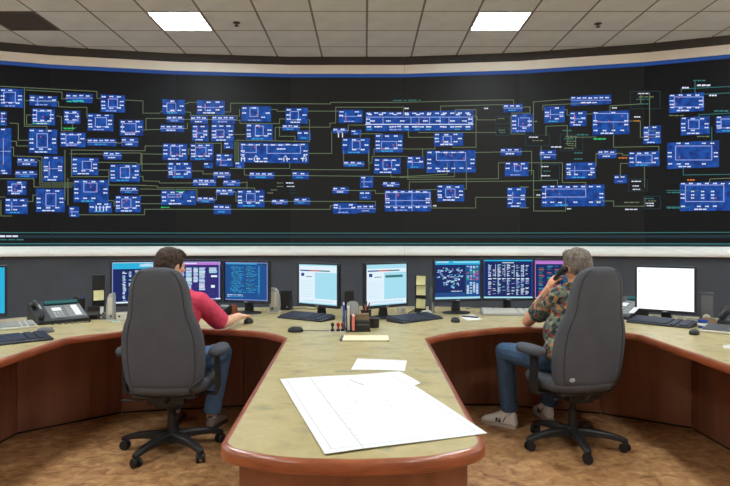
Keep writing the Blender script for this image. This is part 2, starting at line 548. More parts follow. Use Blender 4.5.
def wquad(k, pts, col, which):
    A, B = Vector(W[k]), Vector(W[k + 1]); t = (B - A).normalized(); n = Vector((t.y, -t.x))
    L = (B - A).length
    off = LAYER[col] + 0.0015
    vs = []
    for s_, z in pts:
        s_ = min(max(s_, 0.002), L - 0.002)
        z = min(max(z, SZ0 + 0.001), SZ1 - 0.001)
        vs.append((A.x + t.x * s_ + n.x * off - VW0.x, A.y + t.y * s_ + n.y * off - VW0.y, z - VW0.z))
    G[k][which].add(vs, [(0, 1, 2, 3)], col)

def wrect(x0, y0, x1, y1, col, which='block'):
    xm, ym = (x0 + x1) / 2, (y0 + y1) / 2
    za, zb = wallpt(xm, y1)[2], wallpt(xm, y0)[2]
    k0, s0, _ = wallpt(x0, ym); k1, s1, _ = wallpt(x1, ym)
    for k in range(k0, k1 + 1):
        L = (Vector(W[k + 1]) - Vector(W[k])).length
        a = s0 if k == k0 else 0.0
        b = s1 if k == k1 else L
        if b - a > 0.003:
            wquad(k, [(a, za), (b, za), (b, zb), (a, zb)], col, which)

def wline(pts, col=LINE, w=0.0085, which='line'):
    for p, q in zip(pts[:-1], pts[1:]):
        if p[0] > q[0]: p, q = q, p
        cuts = [p] + [(sx, p[1] + (q[1] - p[1]) * (sx - p[0]) / (q[0] - p[0])) for sx in SEAM[2:8] if p[0] < sx < q[0]] + [q]
        for a, b in zip(cuts[:-1], cuts[1:]):
            km, _, _ = wallpt((a[0] + b[0]) / 2, a[1])
            L = (Vector(W[km + 1]) - Vector(W[km])).length
            ka, sa, za = wallpt(a[0], a[1]); kb, sb, zb = wallpt(b[0], b[1])
            if ka < km: sa = 0.0
            if kb > km: sb = L
            if ka > km: sa = L
            if abs(a[0] - b[0]) < 1.5:
                sm = (sa + sb) / 2
                if sm > L: sm = L - w
                wquad(km, [(sm - w / 2, min(za, zb)), (sm + w / 2, min(za, zb)), (sm + w / 2, max(za, zb)), (sm - w / 2, max(za, zb))], col, which)
            else:
                wquad(km, [(sa - w / 2, za - w / 2), (sb + w / 2, zb - w / 2), (sb + w / 2, zb + w / 2), (sa - w / 2, za + w / 2)], col, which)

def wbox(x0, y0, x1, y1, col=LILAC, w=0.010):
    wline([(x0, y0), (x1, y0)], col, w, 'mark'); wline([(x0, y1), (x1, y1)], col, w, 'mark')
    wline([(x0, y0), (x0, y1)], col, w, 'mark'); wline([(x1, y0), (x1, y1)], col, w, 'mark')

def dash(x, y, ln=4.0, h=1.25, col=WHITE):
    """an unreadably small word: two or three strokes side by side"""
    n = 2 if ln < 5 else 3
    e = ln / n
    for i in range(n):
        hh = h * RND.uniform(0.8, 1.15)
        wrect(x + i * e, y - hh / 2, x + (i + 0.84) * e, y + hh / 2, col, 'mark')

# x0,y0,x1,y1 of every blue symbol block, then its inner outline if it has one
B = [
 ((0,88.7,23.3,107.4),(3.8,92.3,15.4,102.4)), ((29.4,95.7,57.3,106.2),None), ((32,108.8,55,125),(36.7,111.2,51,121.6)),
 ((63.8,110.6,80.5,124),(67,113.5,78,121)), ((0,111.5,7,125.8),None), ((28.8,129,57.3,153.4),(37,133.8,47.5,147.3)),
 ((60.3,132.5,85.7,146.8),(66,135,79,144)), ((0,128,11.4,174.7),None), ((17.5,158,37,166),None), ((43.2,156,63.4,181.3),None),
 ((15.4,170.6,37,177.8),None), ((7.2,181,26.7,195),(12,184,22,192)), ((5,198.4,27.8,214),None), ((36,189,64.8,212),(46,193.5,56,206)),
 ((69,206.6,79.3,217),None), ((66,93.6,92.7,102.7),None), ((100.6,95,125,112.3),(108.5,99,117.6,107)), ((87.5,114,113.4,131),(95.4,117.6,106.7,126.8)),
 ((119.8,120,143.4,135.6),(122.4,123.7,136,132.5)), ((87.5,138.6,116.3,146),None), ((121.6,137.7,138.2,146.4),None), ((103.6,151.7,121.6,159.5),None),
 ((72,157.8,98.4,175.1),(82.4,161.3,91.6,169.5)), ((110,164.4,140,181.9),(120.4,167.5,129.7,177.8)), ((73.7,179.8,108.7,202.5),(84,183,97,192)),
 ((120.4,187,138,193.6),None), ((89,202.5,112,212.8),None), ((115.3,195.7,141,212.3),(122,199,131,207.6)),
 ((162.2,99.6,185,114.4),(167,103,175.8,111.5)), ((196.8,100.6,224.8,114.4),None), ((166.6,115.8,184,122.5),None), ((190.7,115.8,207.8,123.7),None),
 ((212,115.8,235.3,123.7),None), ((160.5,125,184.2,132),None), ((192,125,208.5,141.2),None), ((211.3,124.6,233.9,141.5),(216,130,224,137)),
 ((162.7,143.8,187.2,160.4),(170.6,146.4,179.9,155.5)), ((190.3,143.8,213.4,160.4),(195.6,147.3,206,156)), ((223.9,142,233.5,149),None),
 ((216,154,232.6,166.5),None), ((167.8,162.3,191.9,178.4),None), ((203.8,162.3,213,168.5),None), ((193,178.8,216,186),None), ((213.5,171.6,230.5,178.4),None),
 ((223.3,179.8,240,186),None), ((161.2,190.7,196,205.1),(168,194.3,181,197)), ((197.6,197,215,203),None), ((216,188.7,234.2,195.3),None), ((213.7,204.5,231,214.2),None),
 ((241.4,106.2,271,121.6),(250,108,258,116.5)), ((246,124,272.8,140.3),(255.4,126.3,263.2,135.6)), ((285.6,108,307.8,123.7),(290.3,111.5,298.5,119.9)),
 ((282.4,124.6,299.6,130.7),None), ((297.3,130.7,310.8,140.3),None), ((240,143,308.7,163),(242.2,145,256.2,152.5)), ((235,162,244.4,168.5),None),
 ((249.5,172.2,274.2,178.8),None), ((292.3,171.6,308.8,179.2),None), ((237.2,190,264.6,207.2),(246.5,193.6,255.1,201.8)), ((271.8,199.4,287.6,204.5),None), ((294.2,197.7,310.2,204.5),None),
 ((338.4,110,362.8,122.8),None), ((365.5,111.5,473.4,131),(366.5,117.2,472.5,124.4)), ((333,128,348.3,133.3),None), ((351,129.8,361.6,135),None),
 ((342.2,138,369.8,153.8),(352.3,141,360,149)), ((375,134.2,403,152.5),(381.5,141.5,396.5,149)), ((343.7,161.3,364.2,166.9),None), ((374,158.2,400.7,173.7),(383,160.4,391.6,168.5)),
 ((360.1,175.7,373,188),None), ((332.8,187,348.8,193.6),None), ((382.7,182,399.2,187),None), ((359.5,191,371,199.4),None), ((332.8,203,356.6,213.8),None), ((357,204.5,375.5,212.8),None),
 ((384.8,190,431,211.5),(385.6,192.7,430,200.6)), ((434,132.8,463,146),(443.2,136.3,451.2,143.3)), ((426.5,150.5,475.7,172.6),(436.4,152.5,465.6,160.4)), ((407,156.3,424.3,168.5),None), ((437,185,464.2,201.4),(445.7,189,455,196.9)),
 ((503.6,104,522.3,112.3),None), ((511.3,114,532.8,132.5),(518.5,118,529.3,126.5)), ((544.2,106.2,564.8,122.8),None), ((570.8,95.5,611,105),(577,98,598,103.5)), ((569.5,111.5,586.5,126.3),None),
 ((500.5,148.2,521.5,155.5),None), ((539.8,150,556,159.5),None), ((504.8,162,528.7,176.3),(514.5,165,521,171)), ((565.7,162.5,595.7,178.8),None), ((506.9,187.4,526,207.6),None), ((541.4,185,604.6,206.5),(545.5,189,585.7,197)),
 ((592.4,111,629.4,134.7),(595.3,113.5,627.7,122)), ((643,125.8,661,143.8),None), ((598,150,616.3,158.3),None), ((628.6,151.6,659.5,166.5),(636,155,652,163)), ((614.2,175,627,183.3),None),
 ((669,93.6,704,112),(674.3,97,703,107)), ((680.5,116.9,709.7,134.8),(688.5,120,699,128.8)), ((715.8,115.8,745,132.3),(721,119,742,128)), ((667,141.6,719,168),(675.5,146,711.7,160)), ((679.8,181.9,745,210.7),(685.4,185,723.7,201.5)),
]
OUTLINED = [(495.8,116.4,509.2,123.7), (495.8,128,509.2,135.6), (525.5,135,549.4,145.6), (560.3,134.2,582.6,150.8), (538.4,164.4,559.5,179.2), (630.3,91.4,660,108.8), (628.6,179.2,647.2,191), (643,196.3,660.5,208.6)]
LINES = [
 [(0,86.3),(97,91.5),(97,98.4),(101,98.4)], [(125,100),(143,101),(143,113.2),(159.5,113.2),(162,111)], [(26.2,90),(62,92.2),(62,98.9),(67.3,98.9)],
 [(24.5,88),(24.5,126.3),(47,126.3),(47,132)], [(26,100.6),(58.6,101.9),(58.6,106.7),(70.8,107.4),(87,107.4),(87,117.6)], [(31,115),(26.6,115),(26.6,124.6),(32,124.6)],
 [(57,116),(61.5,116.7),(61.5,130.7),(72.5,130.7),(72.5,124)], [(10,123),(18.4,123.7),(18.4,140.3),(29,140.3)], [(11,141),(16.6,141.5),(16.6,146),(28,146)],
 [(11,147.3),(13.6,147.3),(13.6,156),(42,157),(42,183),(75,183)], [(0,178.8),(34,178.8),(34,187),(72,187)], [(37.5,160),(40,161),(40,185),(73,185)],
 [(71.6,150),(71.6,176)], [(71,176.7),(109,176.7),(109,185),(145,185.3)], [(70,154),(103.5,154)], [(121.8,153),(141,153),(141,165)], [(71,150),(140,150.8),(145.2,150.8),(145.2,146),(162.7,146)],
 [(141,153.8),(162.7,154.3)], [(98.4,162.3),(137,162.8),(137,164),(167,164)], [(142,154),(142,170.6),(167.8,170.6)], [(140,176.3),(143,176.3),(143,180.9),(159.5,181.3),(159.5,183),(193,183)],
 [(140,185.4),(157.5,186),(157.5,187.7),(240,187.7)], [(140,189),(197,189.7),(197,201),(198.5,201)], [(140,195.5),(161.5,195.5)], [(140,203.7),(161.5,203.7)],
 [(79,214.8),(144.5,214.8),(144.5,209.3),(330.3,209.3),(330.3,205.6),(333,205.6)], [(215,199.4),(216.5,199.4),(216.5,192)], [(234,191.5),(236,192),(236,201.4),(375.6,201.4),(375.6,206)], [(108,200.4),(114.2,201),(114.2,206.6)],
 [(27,201.5),(33,201.5),(33,195),(36,195)], [(0,197),(5,197)], [(1,200),(1,216),(12,216)], [(65,150),(65,200)], [(68,178),(68,205)], [(85.7,140),(87.5,140)], [(116.3,143),(121.6,143)],
 [(185.4,103.6),(188,103.6),(188,102.4),(197,102.4)], [(185,112),(190.7,112.3),(190.7,115.5),(238,115.8)], [(224.8,112),(230.6,112),(230.6,103.2),(330.5,104),(330.5,102.4),(400,102.4),(500,100),(513.6,100),(513.6,104.5)],
 [(142,130),(146,130),(146,118.5),(167,118.5)], [(146,119.3),(146,129.8),(160.5,129.5)], [(184,119.5),(190.7,119.5)], [(207.8,119.3),(212,119.3)], [(235.3,120.3),(237,120.3),(237,116)],
 [(184,128.6),(187.5,128.6),(187.5,123)], [(187.2,155),(188.6,155),(188.6,149),(190.3,149)], [(195.6,142),(195.6,143.3),(221.3,143.3),(221.3,154)], [(233.5,134.5),(246,134.5)],
 [(235,141),(235,162)], [(237,141.5),(237,162)], [(238.7,142),(238.7,162)], [(239.6,116.7),(239.6,109),(241,109)], [(236,120.3),(240,120.3),(240,123.4),(279.5,123.7),(279.5,119),(286,119)],
 [(271,109.4),(277.2,109.7),(277.2,111.3),(285.6,111.3)], [(307.8,111.2),(338,111.2)], [(279.5,126),(279.5,136.3),(295,136.3),(295,141.5)], [(275.2,140.3),(275.2,127.5),(282.4,127.5)],
 [(236,140.3),(309.5,141.5),(309.5,119.9),(307.8,119.9)], [(299.6,127.2),(330,127.2),(330,123.3),(335.7,123),(335.7,107.3),(403.4,107.3),(403.4,116)], [(308.7,153.4),(331.7,153.4),(331.7,131.6),(333,131.6)],
 [(230,168.5),(289.7,168.5),(289.7,163)], [(290,169.5),(369,170),(369,154)], [(244.4,169.5),(244.4,175.1),(249.5,175.1)], [(274,175.7),(292,175.7)], [(308.8,175.7),(391.4,176.5),(407,177.5)],
 [(230,188),(254.7,188),(254.7,191)], [(240.3,183),(247.5,182),(246.5,189)], [(348.3,131),(348.3,125.1),(365.5,125.1)], [(360.2,137.7),(360.2,133.8),(382,133.8),(382,139)], [(343.6,150),(343.6,163)], [(368.6,150),(368.6,163)],
 [(369.8,163),(372,163),(372,156.4),(407,156.4)], [(374,155.2),(374,149),(422.7,149),(435,149),(435,146.5)], [(422.7,157),(422.7,149)], [(408.4,130.7),(408.4,137.3),(434,137.3)], [(440.6,111.5),(440.6,106.2),(503,104.6),(503,107.5)],
 [(455.6,114),(455.6,109.7),(476,109.7),(476,147.3),(452.4,147.3)], [(472.6,115.8),(477,116.7),(477,119.9),(496,119.9)], [(418.4,132.5),(496,132.5)], [(475,152.5),(500.5,152)],
 [(391,173.5),(391,177.3),(447.3,174.2),(447.3,163)], [(400,177.5),(454.5,176.7),(454.5,163)], [(407.8,168.5),(407.8,179.4),(498.4,178.8),(498.4,162.8),(505,162.8)], [(409.3,192),(409.3,181.9),(500,181.3),(557.5,180.5),(557.5,185)],
 [(466.3,161),(466.3,189),(464,189)], [(416.5,190),(437,189.5)], [(431,200),(431,208),(475.7,208),(475.7,197.3),(541,197.3)], [(348.8,190.5),(375.5,190.5),(375.5,193.5),(384.8,193.5)],
 [(522.3,107),(530,107),(530,113.2),(511.5,113.2)], [(533.5,132.5),(533.5,101.9),(570.8,99.2)], [(544,110.6),(542.8,110.6),(542.8,105.3),(590,103)], [(564.8,109.7),(567,109.7),(567,115),(569.5,115)], [(546,136),(546,126.3),(567.3,125.5),(567.3,138)],
 [(567.8,137.5),(596,137)], [(567.8,138),(567.8,145.5),(575,145.5)], [(575.6,137.7),(575.6,148)], [(521.5,151.3),(531.6,151.3),(531.6,175)], [(541.2,146.4),(541.2,180)], [(511,115),(511,134),(525,134)],
 [(528.7,162.8),(562.4,162.8),(562.4,182.5),(585.7,182.5),(585.7,188)], [(528.7,170.6),(533.6,170.6),(533.6,211),(565.7,211),(565.7,197)], [(586.5,114),(592.4,114)], [(610,113),(610,105.9),(640.8,104),(640.8,94)],
 [(649.5,92.6),(649.5,130.7),(656,130.7)], [(627.7,121),(640.3,121),(640.3,137.3),(656,137.3)], [(613.4,122),(613.4,147.3),(658.8,146.4),(658.8,151)], [(616.3,153.4),(622.4,153.4),(622.4,155.2),(628.6,155.2)],
 [(596,166.5),(596,153.5),(598,153.5)], [(620.4,178),(620.4,163.4),(628.6,163.4)], [(644.5,164),(644.5,188)], [(594.7,201),(613.6,201),(613.6,206.2),(645,206.2)], [(645,197.5),(645,206.6)],
 [(709.7,183),(709.7,179),(735,178)], [(98.4,170),(109,170),(109,176)], [(192,171),(203,171),(203,174),(213.5,174)], [(533,190),(541.4,190)],
]
TEALS = [[(695,81),(695,93)], [(681.3,93),(681.3,89),(735,86.3)], [(704,94.2),(735,92.7)], [(699,118.9),(699,114.8),(735,113)], [(711.7,127),(711.7,147)], [(683.3,167.5),(683.3,175),(735,174.3)], [(666.5,190.5),(699,190.5)], [(666.5,207),(690,207)], [(62,128),(76,128)]]

for (x0, y0, x1, y1), inner in B:
    wrect(x0, y0, x1, y1, BLUE)
    bw_, bh = x1 - x0, y1 - y0
    if bh < 10:
        n = max(1, int(bw_ / 5.6))
        for i in range(n):
            dash(x0 + 0.6 + (bw_ - 0.8) * i / n, y0 + bh * 0.26 + RND.uniform(-.3, .3), 4.0 * min(1, bw_ / n / 5.6 + .1))
        dash(x0 + bw_ * 0.25, y1 - bh * 0.24, bw_ * 0.42, 1.1, RND.choice((LILAC, CYAN, WHITE)))
        if bw_ > 14: wline([(x0, y0 + bh * .5), (x1, y0 + bh * .5)], LILAC, 0.008, 'mark')
    else:
        if inner is None:
            inner = (x0 + bw_ * .3, y0 + bh * .22, x0 + bw_ * .3, y0 + bh * .78)
            wline([(inner[0], inner[1]), (inner[2], inner[3])], LILAC, 0.009, 'mark')
            wline([(x0 + bw_ * .1, y0 + bh * .5), (x1 - bw_ * .1, y0 + bh * .5)], LILAC, 0.009, 'mark')
            sidex = (x0 + bw_ * .45, )
        else:
            wbox(*inner)
        nt_ = max(1, int(bw_ / 7.5))
        for row, yy in (('t', y0 + 1.8), ('b', y1 - 4.2)):
            if bh < 13 and row == 'b': continue
            for i in range(nt_):
                if RND.random() < 0.15: continue
                dash(x0 + 1.2 + (bw_ - 1.5) * i / nt_, yy + RND.uniform(-.3, .3), 4.2)
        for xx in (x0 + .8, x1 - 5.2):
            if bw_ > 15:
                for yy in ([(y0 + y1) / 2 - 2, (y0 + y1) / 2 + 1.8] if bh > 16 else [(y0 + y1) / 2 - .8]):
                    dash(xx, yy, 4.2)
        dash(x0 + bw_ * .22, y1 - 1.4, min(bw_ * .45, 13), 1.1, RND.choice((WHITE, CYAN, LILAC)))
        for _ in range(RND.choice((0, 1, 1, 2, 3)) if bh > 12 else 0):
            xx, yy = RND.uniform(inner[0], inner[2]), RND.uniform(inner[1], inner[3])
            wrect(xx - .5, yy - .8, xx + .5, yy + .8, REDT, 'mark')
for x0, y0, x1, y1 in OUTLINED:
    wline([(x0, y0), (x1, y0)], DTEAL); wline([(x0, y1), (x1, y1)], DTEAL); wline([(x0, y0), (x0, y1)], DTEAL); wline([(x1, y0), (x1, y1)], DTEAL)
    yy = y0 + 2.2
    while yy < y1 - 1:
        dash(x0 + (x1 - x0) * RND.uniform(.12, .3), yy, (x1 - x0) * RND.uniform(.35, .55), 1.0, RND.choice((LINE, TEAL, WHITE)))
        yy += RND.choice((2.4, 3.4, 4.6))
for l in LINES: wline(l)
for l in TEALS: wline(l, TEAL)
# cells inside the long block, the feeder arrows, the second outline of the big left block
for xx in (383, 411, 419, 429.5, 440, 449): wline([(xx, 117.2), (xx, 124.4)], LILAC, .009, 'mark')
for xx in (370, 386, 400, 423, 436, 450, 462): dash(xx, 121, 5); 
for xx in (367, 378, 392, 404, 415, 426, 440, 455, 466):
    dash(xx, 126.8, 4.6); dash(xx + 1, 114.6, 4.2)
    if RND.random() < .6: dash(xx, 129.4, 5.0, 1.0, CYAN)
wline([(365.5, 124.4), (473, 124.4)], WHITE, .011, 'mark')
wbox(267, 145, 300.6, 153.4); dash(277, 149, 9, 1.1)
for xx in (396, 412): wline([(xx, 190), (xx, 211)], LILAC, .009, 'mark')
wline([(385, 206), (431, 206)], LILAC, .009, 'mark')
for xx in (243, 256, 285.5, 304.5):
    for d in (-1.6, 1.6): wline([(xx, 155.5), (xx + d, 158), (xx + d, 161.5)], WHITE, .011, 'mark')
for xx in (96.5, 100, 103.5, 106.5): wline([(xx, 206), (xx, 211)], WHITE, .012, 'mark')
for xx in (338.5, 342.5): wline([(xx, 133), (xx, 137.5)], WHITE, .014, 'mark')
for yy in (191.5, 195, 198): dash(691, yy, 3.4); dash(701, yy, 3.4); dash(711, yy, 3.4)
for yy, a, b in ((183, 283, 294), (186.5, 283, 295), (190, 277, 297), (193, 273, 297)):
    dash(a - 6, yy, 6.5, 1.0, LINE); dash(b - 8, yy, 8, 1.0, WHITE if yy < 188 else DTEAL)
dash(393, 100.6, 9, 1.1, TEAL); dash(403.5, 100.5, 3.4, 1.1, TEAL); dash(408.5, 100.3, 8.5, 1.1, TEAL); dash(418.5, 100.2, 2.2, 1.1, TEAL); dash(693, 80.6, 13, 1.2, TEAL); dash(697, 85.4, 14, 1.6, WHITE); dash(682, 87.8, 7, 1.5, WHITE); dash(709, 95.5, 8, 1.5, WHITE)
dash(669, 115.6, 16, 1.1, LINE); dash(714, 111, 15, 1.4, TEAL); dash(697, 136.5, 13, 1.2, LINE); dash(687, 180, 8, 1.3, ORANGE); dash(667, 192.5, 14, 1.1, TEAL); dash(667, 208, 14, 1.1, TEAL)
dash(593.5, 139, 13, 1.5, GREEN); dash(634, 121, 5.5, 1.1, ORANGE); dash(618.5, 158, 9, 1.3, ORANGE); dash(634, 117, 6.5, 1.3, WHITE); dash(612, 108, 5, 1.2, WHITE)
dash(562, 130.6, 10, 1.1, TEAL); dash(577, 134.8, 12, 1.1, TEAL); dash(551, 147, 11, 1.1, WHITE); dash(574, 153, 9, 1.1, TEAL); dash(574, 159, 9, 1.1, TEAL); dash(520, 187, 9, 1, LINE); dash(520, 207.8, 9, 1, LINE)
dash(624, 202.4, 16, 1.1, LINE); dash(625, 209.4, 13, 1.2, WHITE); dash(67, 101.6, 18, 1.1, GREEN); dash(64, 128.5, 11, 1.4, GREEN); dash(33, 123.6, 17, 1.1, GREEN); dash(176, 191.6, 9, 1.1, GREEN); dash(161, 207.4, 9, 1.1, GREEN)
dash(536.5, 195, 4, 1.2); dash(567, 208.8, 4.4, 1.2); dash(433, 205.8, 3.6, 1.2); dash(484, 108.5, 4.4, 1.2); dash(404.5, 108.5, 4.6, 1.2); dash(530.5, 121.5, 7, 1.2, LINE)
# window furniture of the big picture: title strip on top, ruled lines and a caption below
for k in RUNS:
    L = (Vector(W[k + 1]) - Vector(W[k])).length
    wquad(k, [(0, 3.622), (L, 3.622), (L, 3.668), (0, 3.668)], TITLE, 'block')
    for z_, c_, h_ in ((1.494, TEAL, .010), (1.452, DTEAL, .016), (1.432, DTEAL, .008), (1.352, TEAL, .013), (1.333, DTEAL, .012)):
        wquad(k, [(0, z_ - h_ / 2), (L, z_ - h_ / 2), (L, z_ + h_ / 2), (0, z_ + h_ / 2)], c_, 'line')
dash(0, 236.2, 19, 1.7, WHITE); dash(0, 239.7, 25, 1.2, TEAL)

for k in RUNS:
    A, Bv = Vector(W[k]), Vector(W[k + 1]); t = (Bv - A); L = t.length; t.normalize(); n = Vector((t.y, -t.x))
    a = A + t * 0.0012; b = Bv - t * 0.0012
    mb = MB()
    mb.loft([[(q.x - VW0.x, q.y - VW0.y, z - VW0.z) for q, z in ((p, SZ0), (p, SZ1), (p - n * 0.03, SZ1), (p - n * 0.03, SZ0))] for p in (a, b)])
    dp = part('display_panel', mb, E_BGS[k], vw)
    dp.data.materials[0] = E_BGS[k]
    for which, nm in (('block', 'symbol_block'), ('line', 'circuit_line'), ('mark', 'lettering')):
        if G[k][which].v:
            o = part(nm, G[k][which], GM, dp, fix=False); o['kind'] = 'stuff'
# ------------------------------------------------------------------ control desk
DZ = 0.75
BACK = [(-3.15, 2.55), (-3.15, 4.70), (-2.86, 5.06), (-2.45, 5.32), (-1.9, 5.56), (-1.3, 5.76), (-0.65, 5.89), (0.0, 5.93), (0.65, 5.89), (1.3, 5.76), (1.9, 5.54), (2.45, 5.29), (2.92, 5.02), (3.2, 4.70), (3.2, 2.55)]
FRONT = [(1.905, 2.55), (1.905, 4.19), (1.80, 4.305), (1.55, 4.48), (1.243, 4.57), (1.0, 4.52), (0.83, 4.425), (0.66, 4.315), (0.52, 4.19), (0.393, 4.02), (0.366, 1.92), (0.20, 1.825), (-0.02, 1.80), (-0.25, 1.815), (-0.44, 1.91),
         (-0.512, 4.03), (-0.60, 4.18), (-0.70, 4.29), (-0.80, 4.36), (-0.937, 4.415), (-1.15, 4.47), (-1.35, 4.48), (-1.55, 4.44), (-1.743, 4.345), (-2.0, 4.06), (-1.995, 2.55)]
FR = [0, .10, .1, 0, 0, 0, 0, 0, 0, .05, .11, .5, .5, .5, .11, .05, 0, 0, 0, 0, 0, 0, .5, .2, .15, 0]
desk = thing('control_desk', 'curved T-shaped control desk with mottled beige top and cherry edges', 'desk', (0, 4.0, 0))
D0 = Matrix.Translation((0, -4.0, 0))
front = fillet(FRONT, FR, 7)
front[0] = FRONT[0]; front[-1] = FRONT[-1]
top_poly = BACK + front
mb = MB().prism(top_poly, DZ - 0.032, DZ).xform(D0)
part('worktop', mb, M_LAM, desk)
mb = MB()
sweep(mb, list(reversed(front)), [(0.0005, DZ - 0.046), (0.0005, DZ), (0.010, DZ), (0.018, DZ - 0.003), (0.0235, DZ - 0.011), (0.024, DZ - 0.032), (0.021, DZ - 0.042), (0.014, DZ - 0.046)])
mb.xform(D0)
part('edge_trim', mb, M_TRIM, desk, True)
mb = MB()
sweep(mb, BACK, [(0.0, DZ - 0.032), (0.0, DZ + 0.004), (-0.02, DZ + 0.004), (-0.02, DZ - 0.032)]); mb.xform(D0)
part('rear_trim', mb, M_SILVER, desk)
# skirt panels, each its own board, with a dark toe line
def board(a, b, z0, z1, th=0.02, gap=0.002, name='skirt_panel', m=None):
    a = Vector(a); b = Vector(b); u = (b - a).normalized(); L = (b - a).length
    M = Matrix.Translation((a.x, a.y - 4.0, 0)) @ Matrix.Rotation(math.atan2(u.y, u.x), 4, 'Z')
    mb = MB().rbox((L / 2, th / 2, (z0 + z1) / 2), (L - gap * 2, th, z1 - z0), 0.003, 1, M)
    # wood grain runs upright: keep vertices local to the board for the material
    return part(name, mb, m or M_PANEL, desk)
SK_L = [(-2.505, 2.6), (-2.505, 4.37), (-1.961, 4.90), (-1.02, 5.10), (-0.385, 5.13)]
SK_R = [(0.315, 5.14), (1.117, 5.13), (1.891, 4.88), (2.42, 4.496), (2.42, 2.6)]
for S in (SK_L, SK_R):
    for a, b in zip(S[:-1], S[1:]):
        board(a, b, 0.014, DZ - 0.034, gap=0.0008)
        board(*offset_path([a, b], -0.022), 0.03, DZ - 0.05, 0.01, -0.012, 'light_stop_strip', M_DARKGAP)  # dark strip added behind the boards to stop light leaking through the joints
        board(offset_path([a, b], -0.004)[0], offset_path([a, b], -0.004)[1], 0.0, 0.018, 0.015, 0.0, 'toe_strip', M_DARKGAP)
# pedestal under the table leg that comes forward
def pedestal():
    x0, x1, y0, y1 = -0.405, 0.33, 1.90, 5.12
    pts = [(x0, 1.955), (-0.21, 1.895), (-0.03, 1.88), (0.14, 1.89), (x1, 1.955)]
    mb = MB(); sweep(mb, fillet(pts, [0, .3, .3, .3, 0], 5)[:], [(0, 0.03), (0, DZ - 0.046), (-0.02, DZ - 0.046), (-0.02, 0.03)]); mb.xform(D0)
    part('pedestal_front', mb, M_PANEL, desk, True)
    ys = [1.955, 2.74, 3.53, 4.32, 5.12]
    for a, b in zip(ys[:-1], ys[1:]):
        board((x0, b), (x0, a), 0.03, DZ - 0.05, 0.018, 0.0012, 'pedestal_panel')
        board((x1, a), (x1, b), 0.03, DZ - 0.05, 0.018, 0.0012, 'pedestal_panel')
    core = MB().prism([(x0 + .02, 1.975), (x1 - .02, 1.975), (x1 - .02, 5.1), (x0 + .02, 5.1)], 0.0, DZ - 0.034).xform(D0)
    part('plinth', core, M_DARKGAP, desk)
pedestal()

# ------------------------------------------------------------------ desk equipment
def monitor(px, Y, pyc, yaw, label, content=None, bg=None, wd=0.42, ht=0.335, group='desk monitors'):
    X = (px - 365) / F * Y
    zc = EYE - (pyc - HOR) / F * Y - DZ
    th = math.radians(yaw)
    t = thing('computer_monitor', label, 'monitor', (X, Y, DZ + 0.0005), th)
    bz = 0.017; dw, dh = wd + 2 * bz, ht + 2 * bz + 0.008
    zb = zc - 0.004
    # bezel ring and shell behind it
    mb = MB()
    for sx, sz, ww, hh in ((0, ht / 2 + bz / 2, dw, bz), (0, -ht / 2 - bz / 2 - .004, dw, bz + .008), (wd / 2 + bz / 2, 0, bz, ht), (-wd / 2 - bz / 2, 0, bz, ht)):
        mb.rbox((sx, -0.001, zc + sz), (ww, 0.020, hh), 0.003, 1)
    part('bezel', mb, M_NAVYBLACK, t)
    mb = MB()
    mb.loft([[(-dw / 2 + .003, .009, zb - dh / 2 + .003), (dw / 2 - .003, .009, zb - dh / 2 + .003), (dw / 2 - .003, .009, zb + dh / 2 - .003), (-dw / 2 + .003, .009, zb + dh / 2 - .003)],
             [(-dw / 2 + .003, .03, zb - dh / 2 + .003), (dw / 2 - .003, .03, zb - dh / 2 + .003), (dw / 2 - .003, .03, zb + dh / 2 - .003), (-dw / 2 + .003, .03, zb + dh / 2 - .003)],
             [(-dw * .33, .062, zb - dh * .3), (dw * .33, .062, zb - dh * .3), (dw * .33, .062, zb + dh * .32), (-dw * .33, .062, zb + dh * .32)]])
    part('rear_shell', mb, M_BLACK, t)
    sc = MB().box((0, -0.001, zc), (wd, 0.008, ht))
    s = part('screen', sc, bg, t)
    if content:
        mb = MB()
        for x0, y0, x1, y1, c in content:
            off = -0.0056 - LAYER[c] * 0.4
            mb.add([(wd * (x0 - .5), off, zc + ht * (.5 - y1)), (wd * (x1 - .5), off, zc + ht * (.5 - y1)), (wd * (x1 - .5), off, zc + ht * (.5 - y0)), (wd * (x0 - .5), off, zc + ht * (.5 - y0))], [(0, 1, 2, 3)], c)
        o = part('screen_content', mb, GM2, s, fix=False); o['kind'] = 'stuff'
    part('button', MB().rbox((0.0, -0.0125, zc - ht / 2 - bz / 2 - .004), (0.034, 0.003, 0.007), 0.001, 1), M_SILVER, t)
    mb = MB()
    mb.loft([[(-.038, .03, .014), (.038, .03, .014), (.038, .066, .014), (-.038, .066, .014)], [(-.030, .034, .10), (.030, .034, .10), (.030, .060, .10), (-.030, .060, .10)], [(-.030, .034, zc), (.030, .034, zc), (.030, .060, zc), (-.030, .060, zc)]])
    part('stand_neck', mb, M_BLACK, t)
    mb = MB(); n = 28
    rings = []
    for r, z in ((0.98, 0.0), (1.0, 0.004), (0.97, 0.011), (0.6, 0.017), (0.05, 0.019)):
        rings.append([(0.125 * r * math.cos(2 * PI * j / n), 0.03 + 0.10 * r * math.sin(2 * PI * j / n), z) for j in range(n)])
    mb.loft(rings)
    part('base', mb, M_BLACK, t, True)
    return t
E_WEB = emit('screen_page_white', rgb(226, 242, 252), 1.0)
E_WEBC = emit('screen_page_cyan', rgb(166, 222, 240), 1.0)
E_NAVY = emit('screen_navy', rgb(24, 40, 100), 0.9)
E_BLUESC = emit('screen_blue', rgb(30, 82, 150), 0.9)
E_PURP = emit('screen_purple', rgb(52, 44, 120), 0.9)
E_CYANSC = emit('screen_cyan', rgb(40, 176, 220), 1.0)
E_PURE = emit('screen_white', rgb(255, 255, 255), 1.25)
E_PINKSC = emit('screen_pink', rgb(200, 130, 220), 0.9)
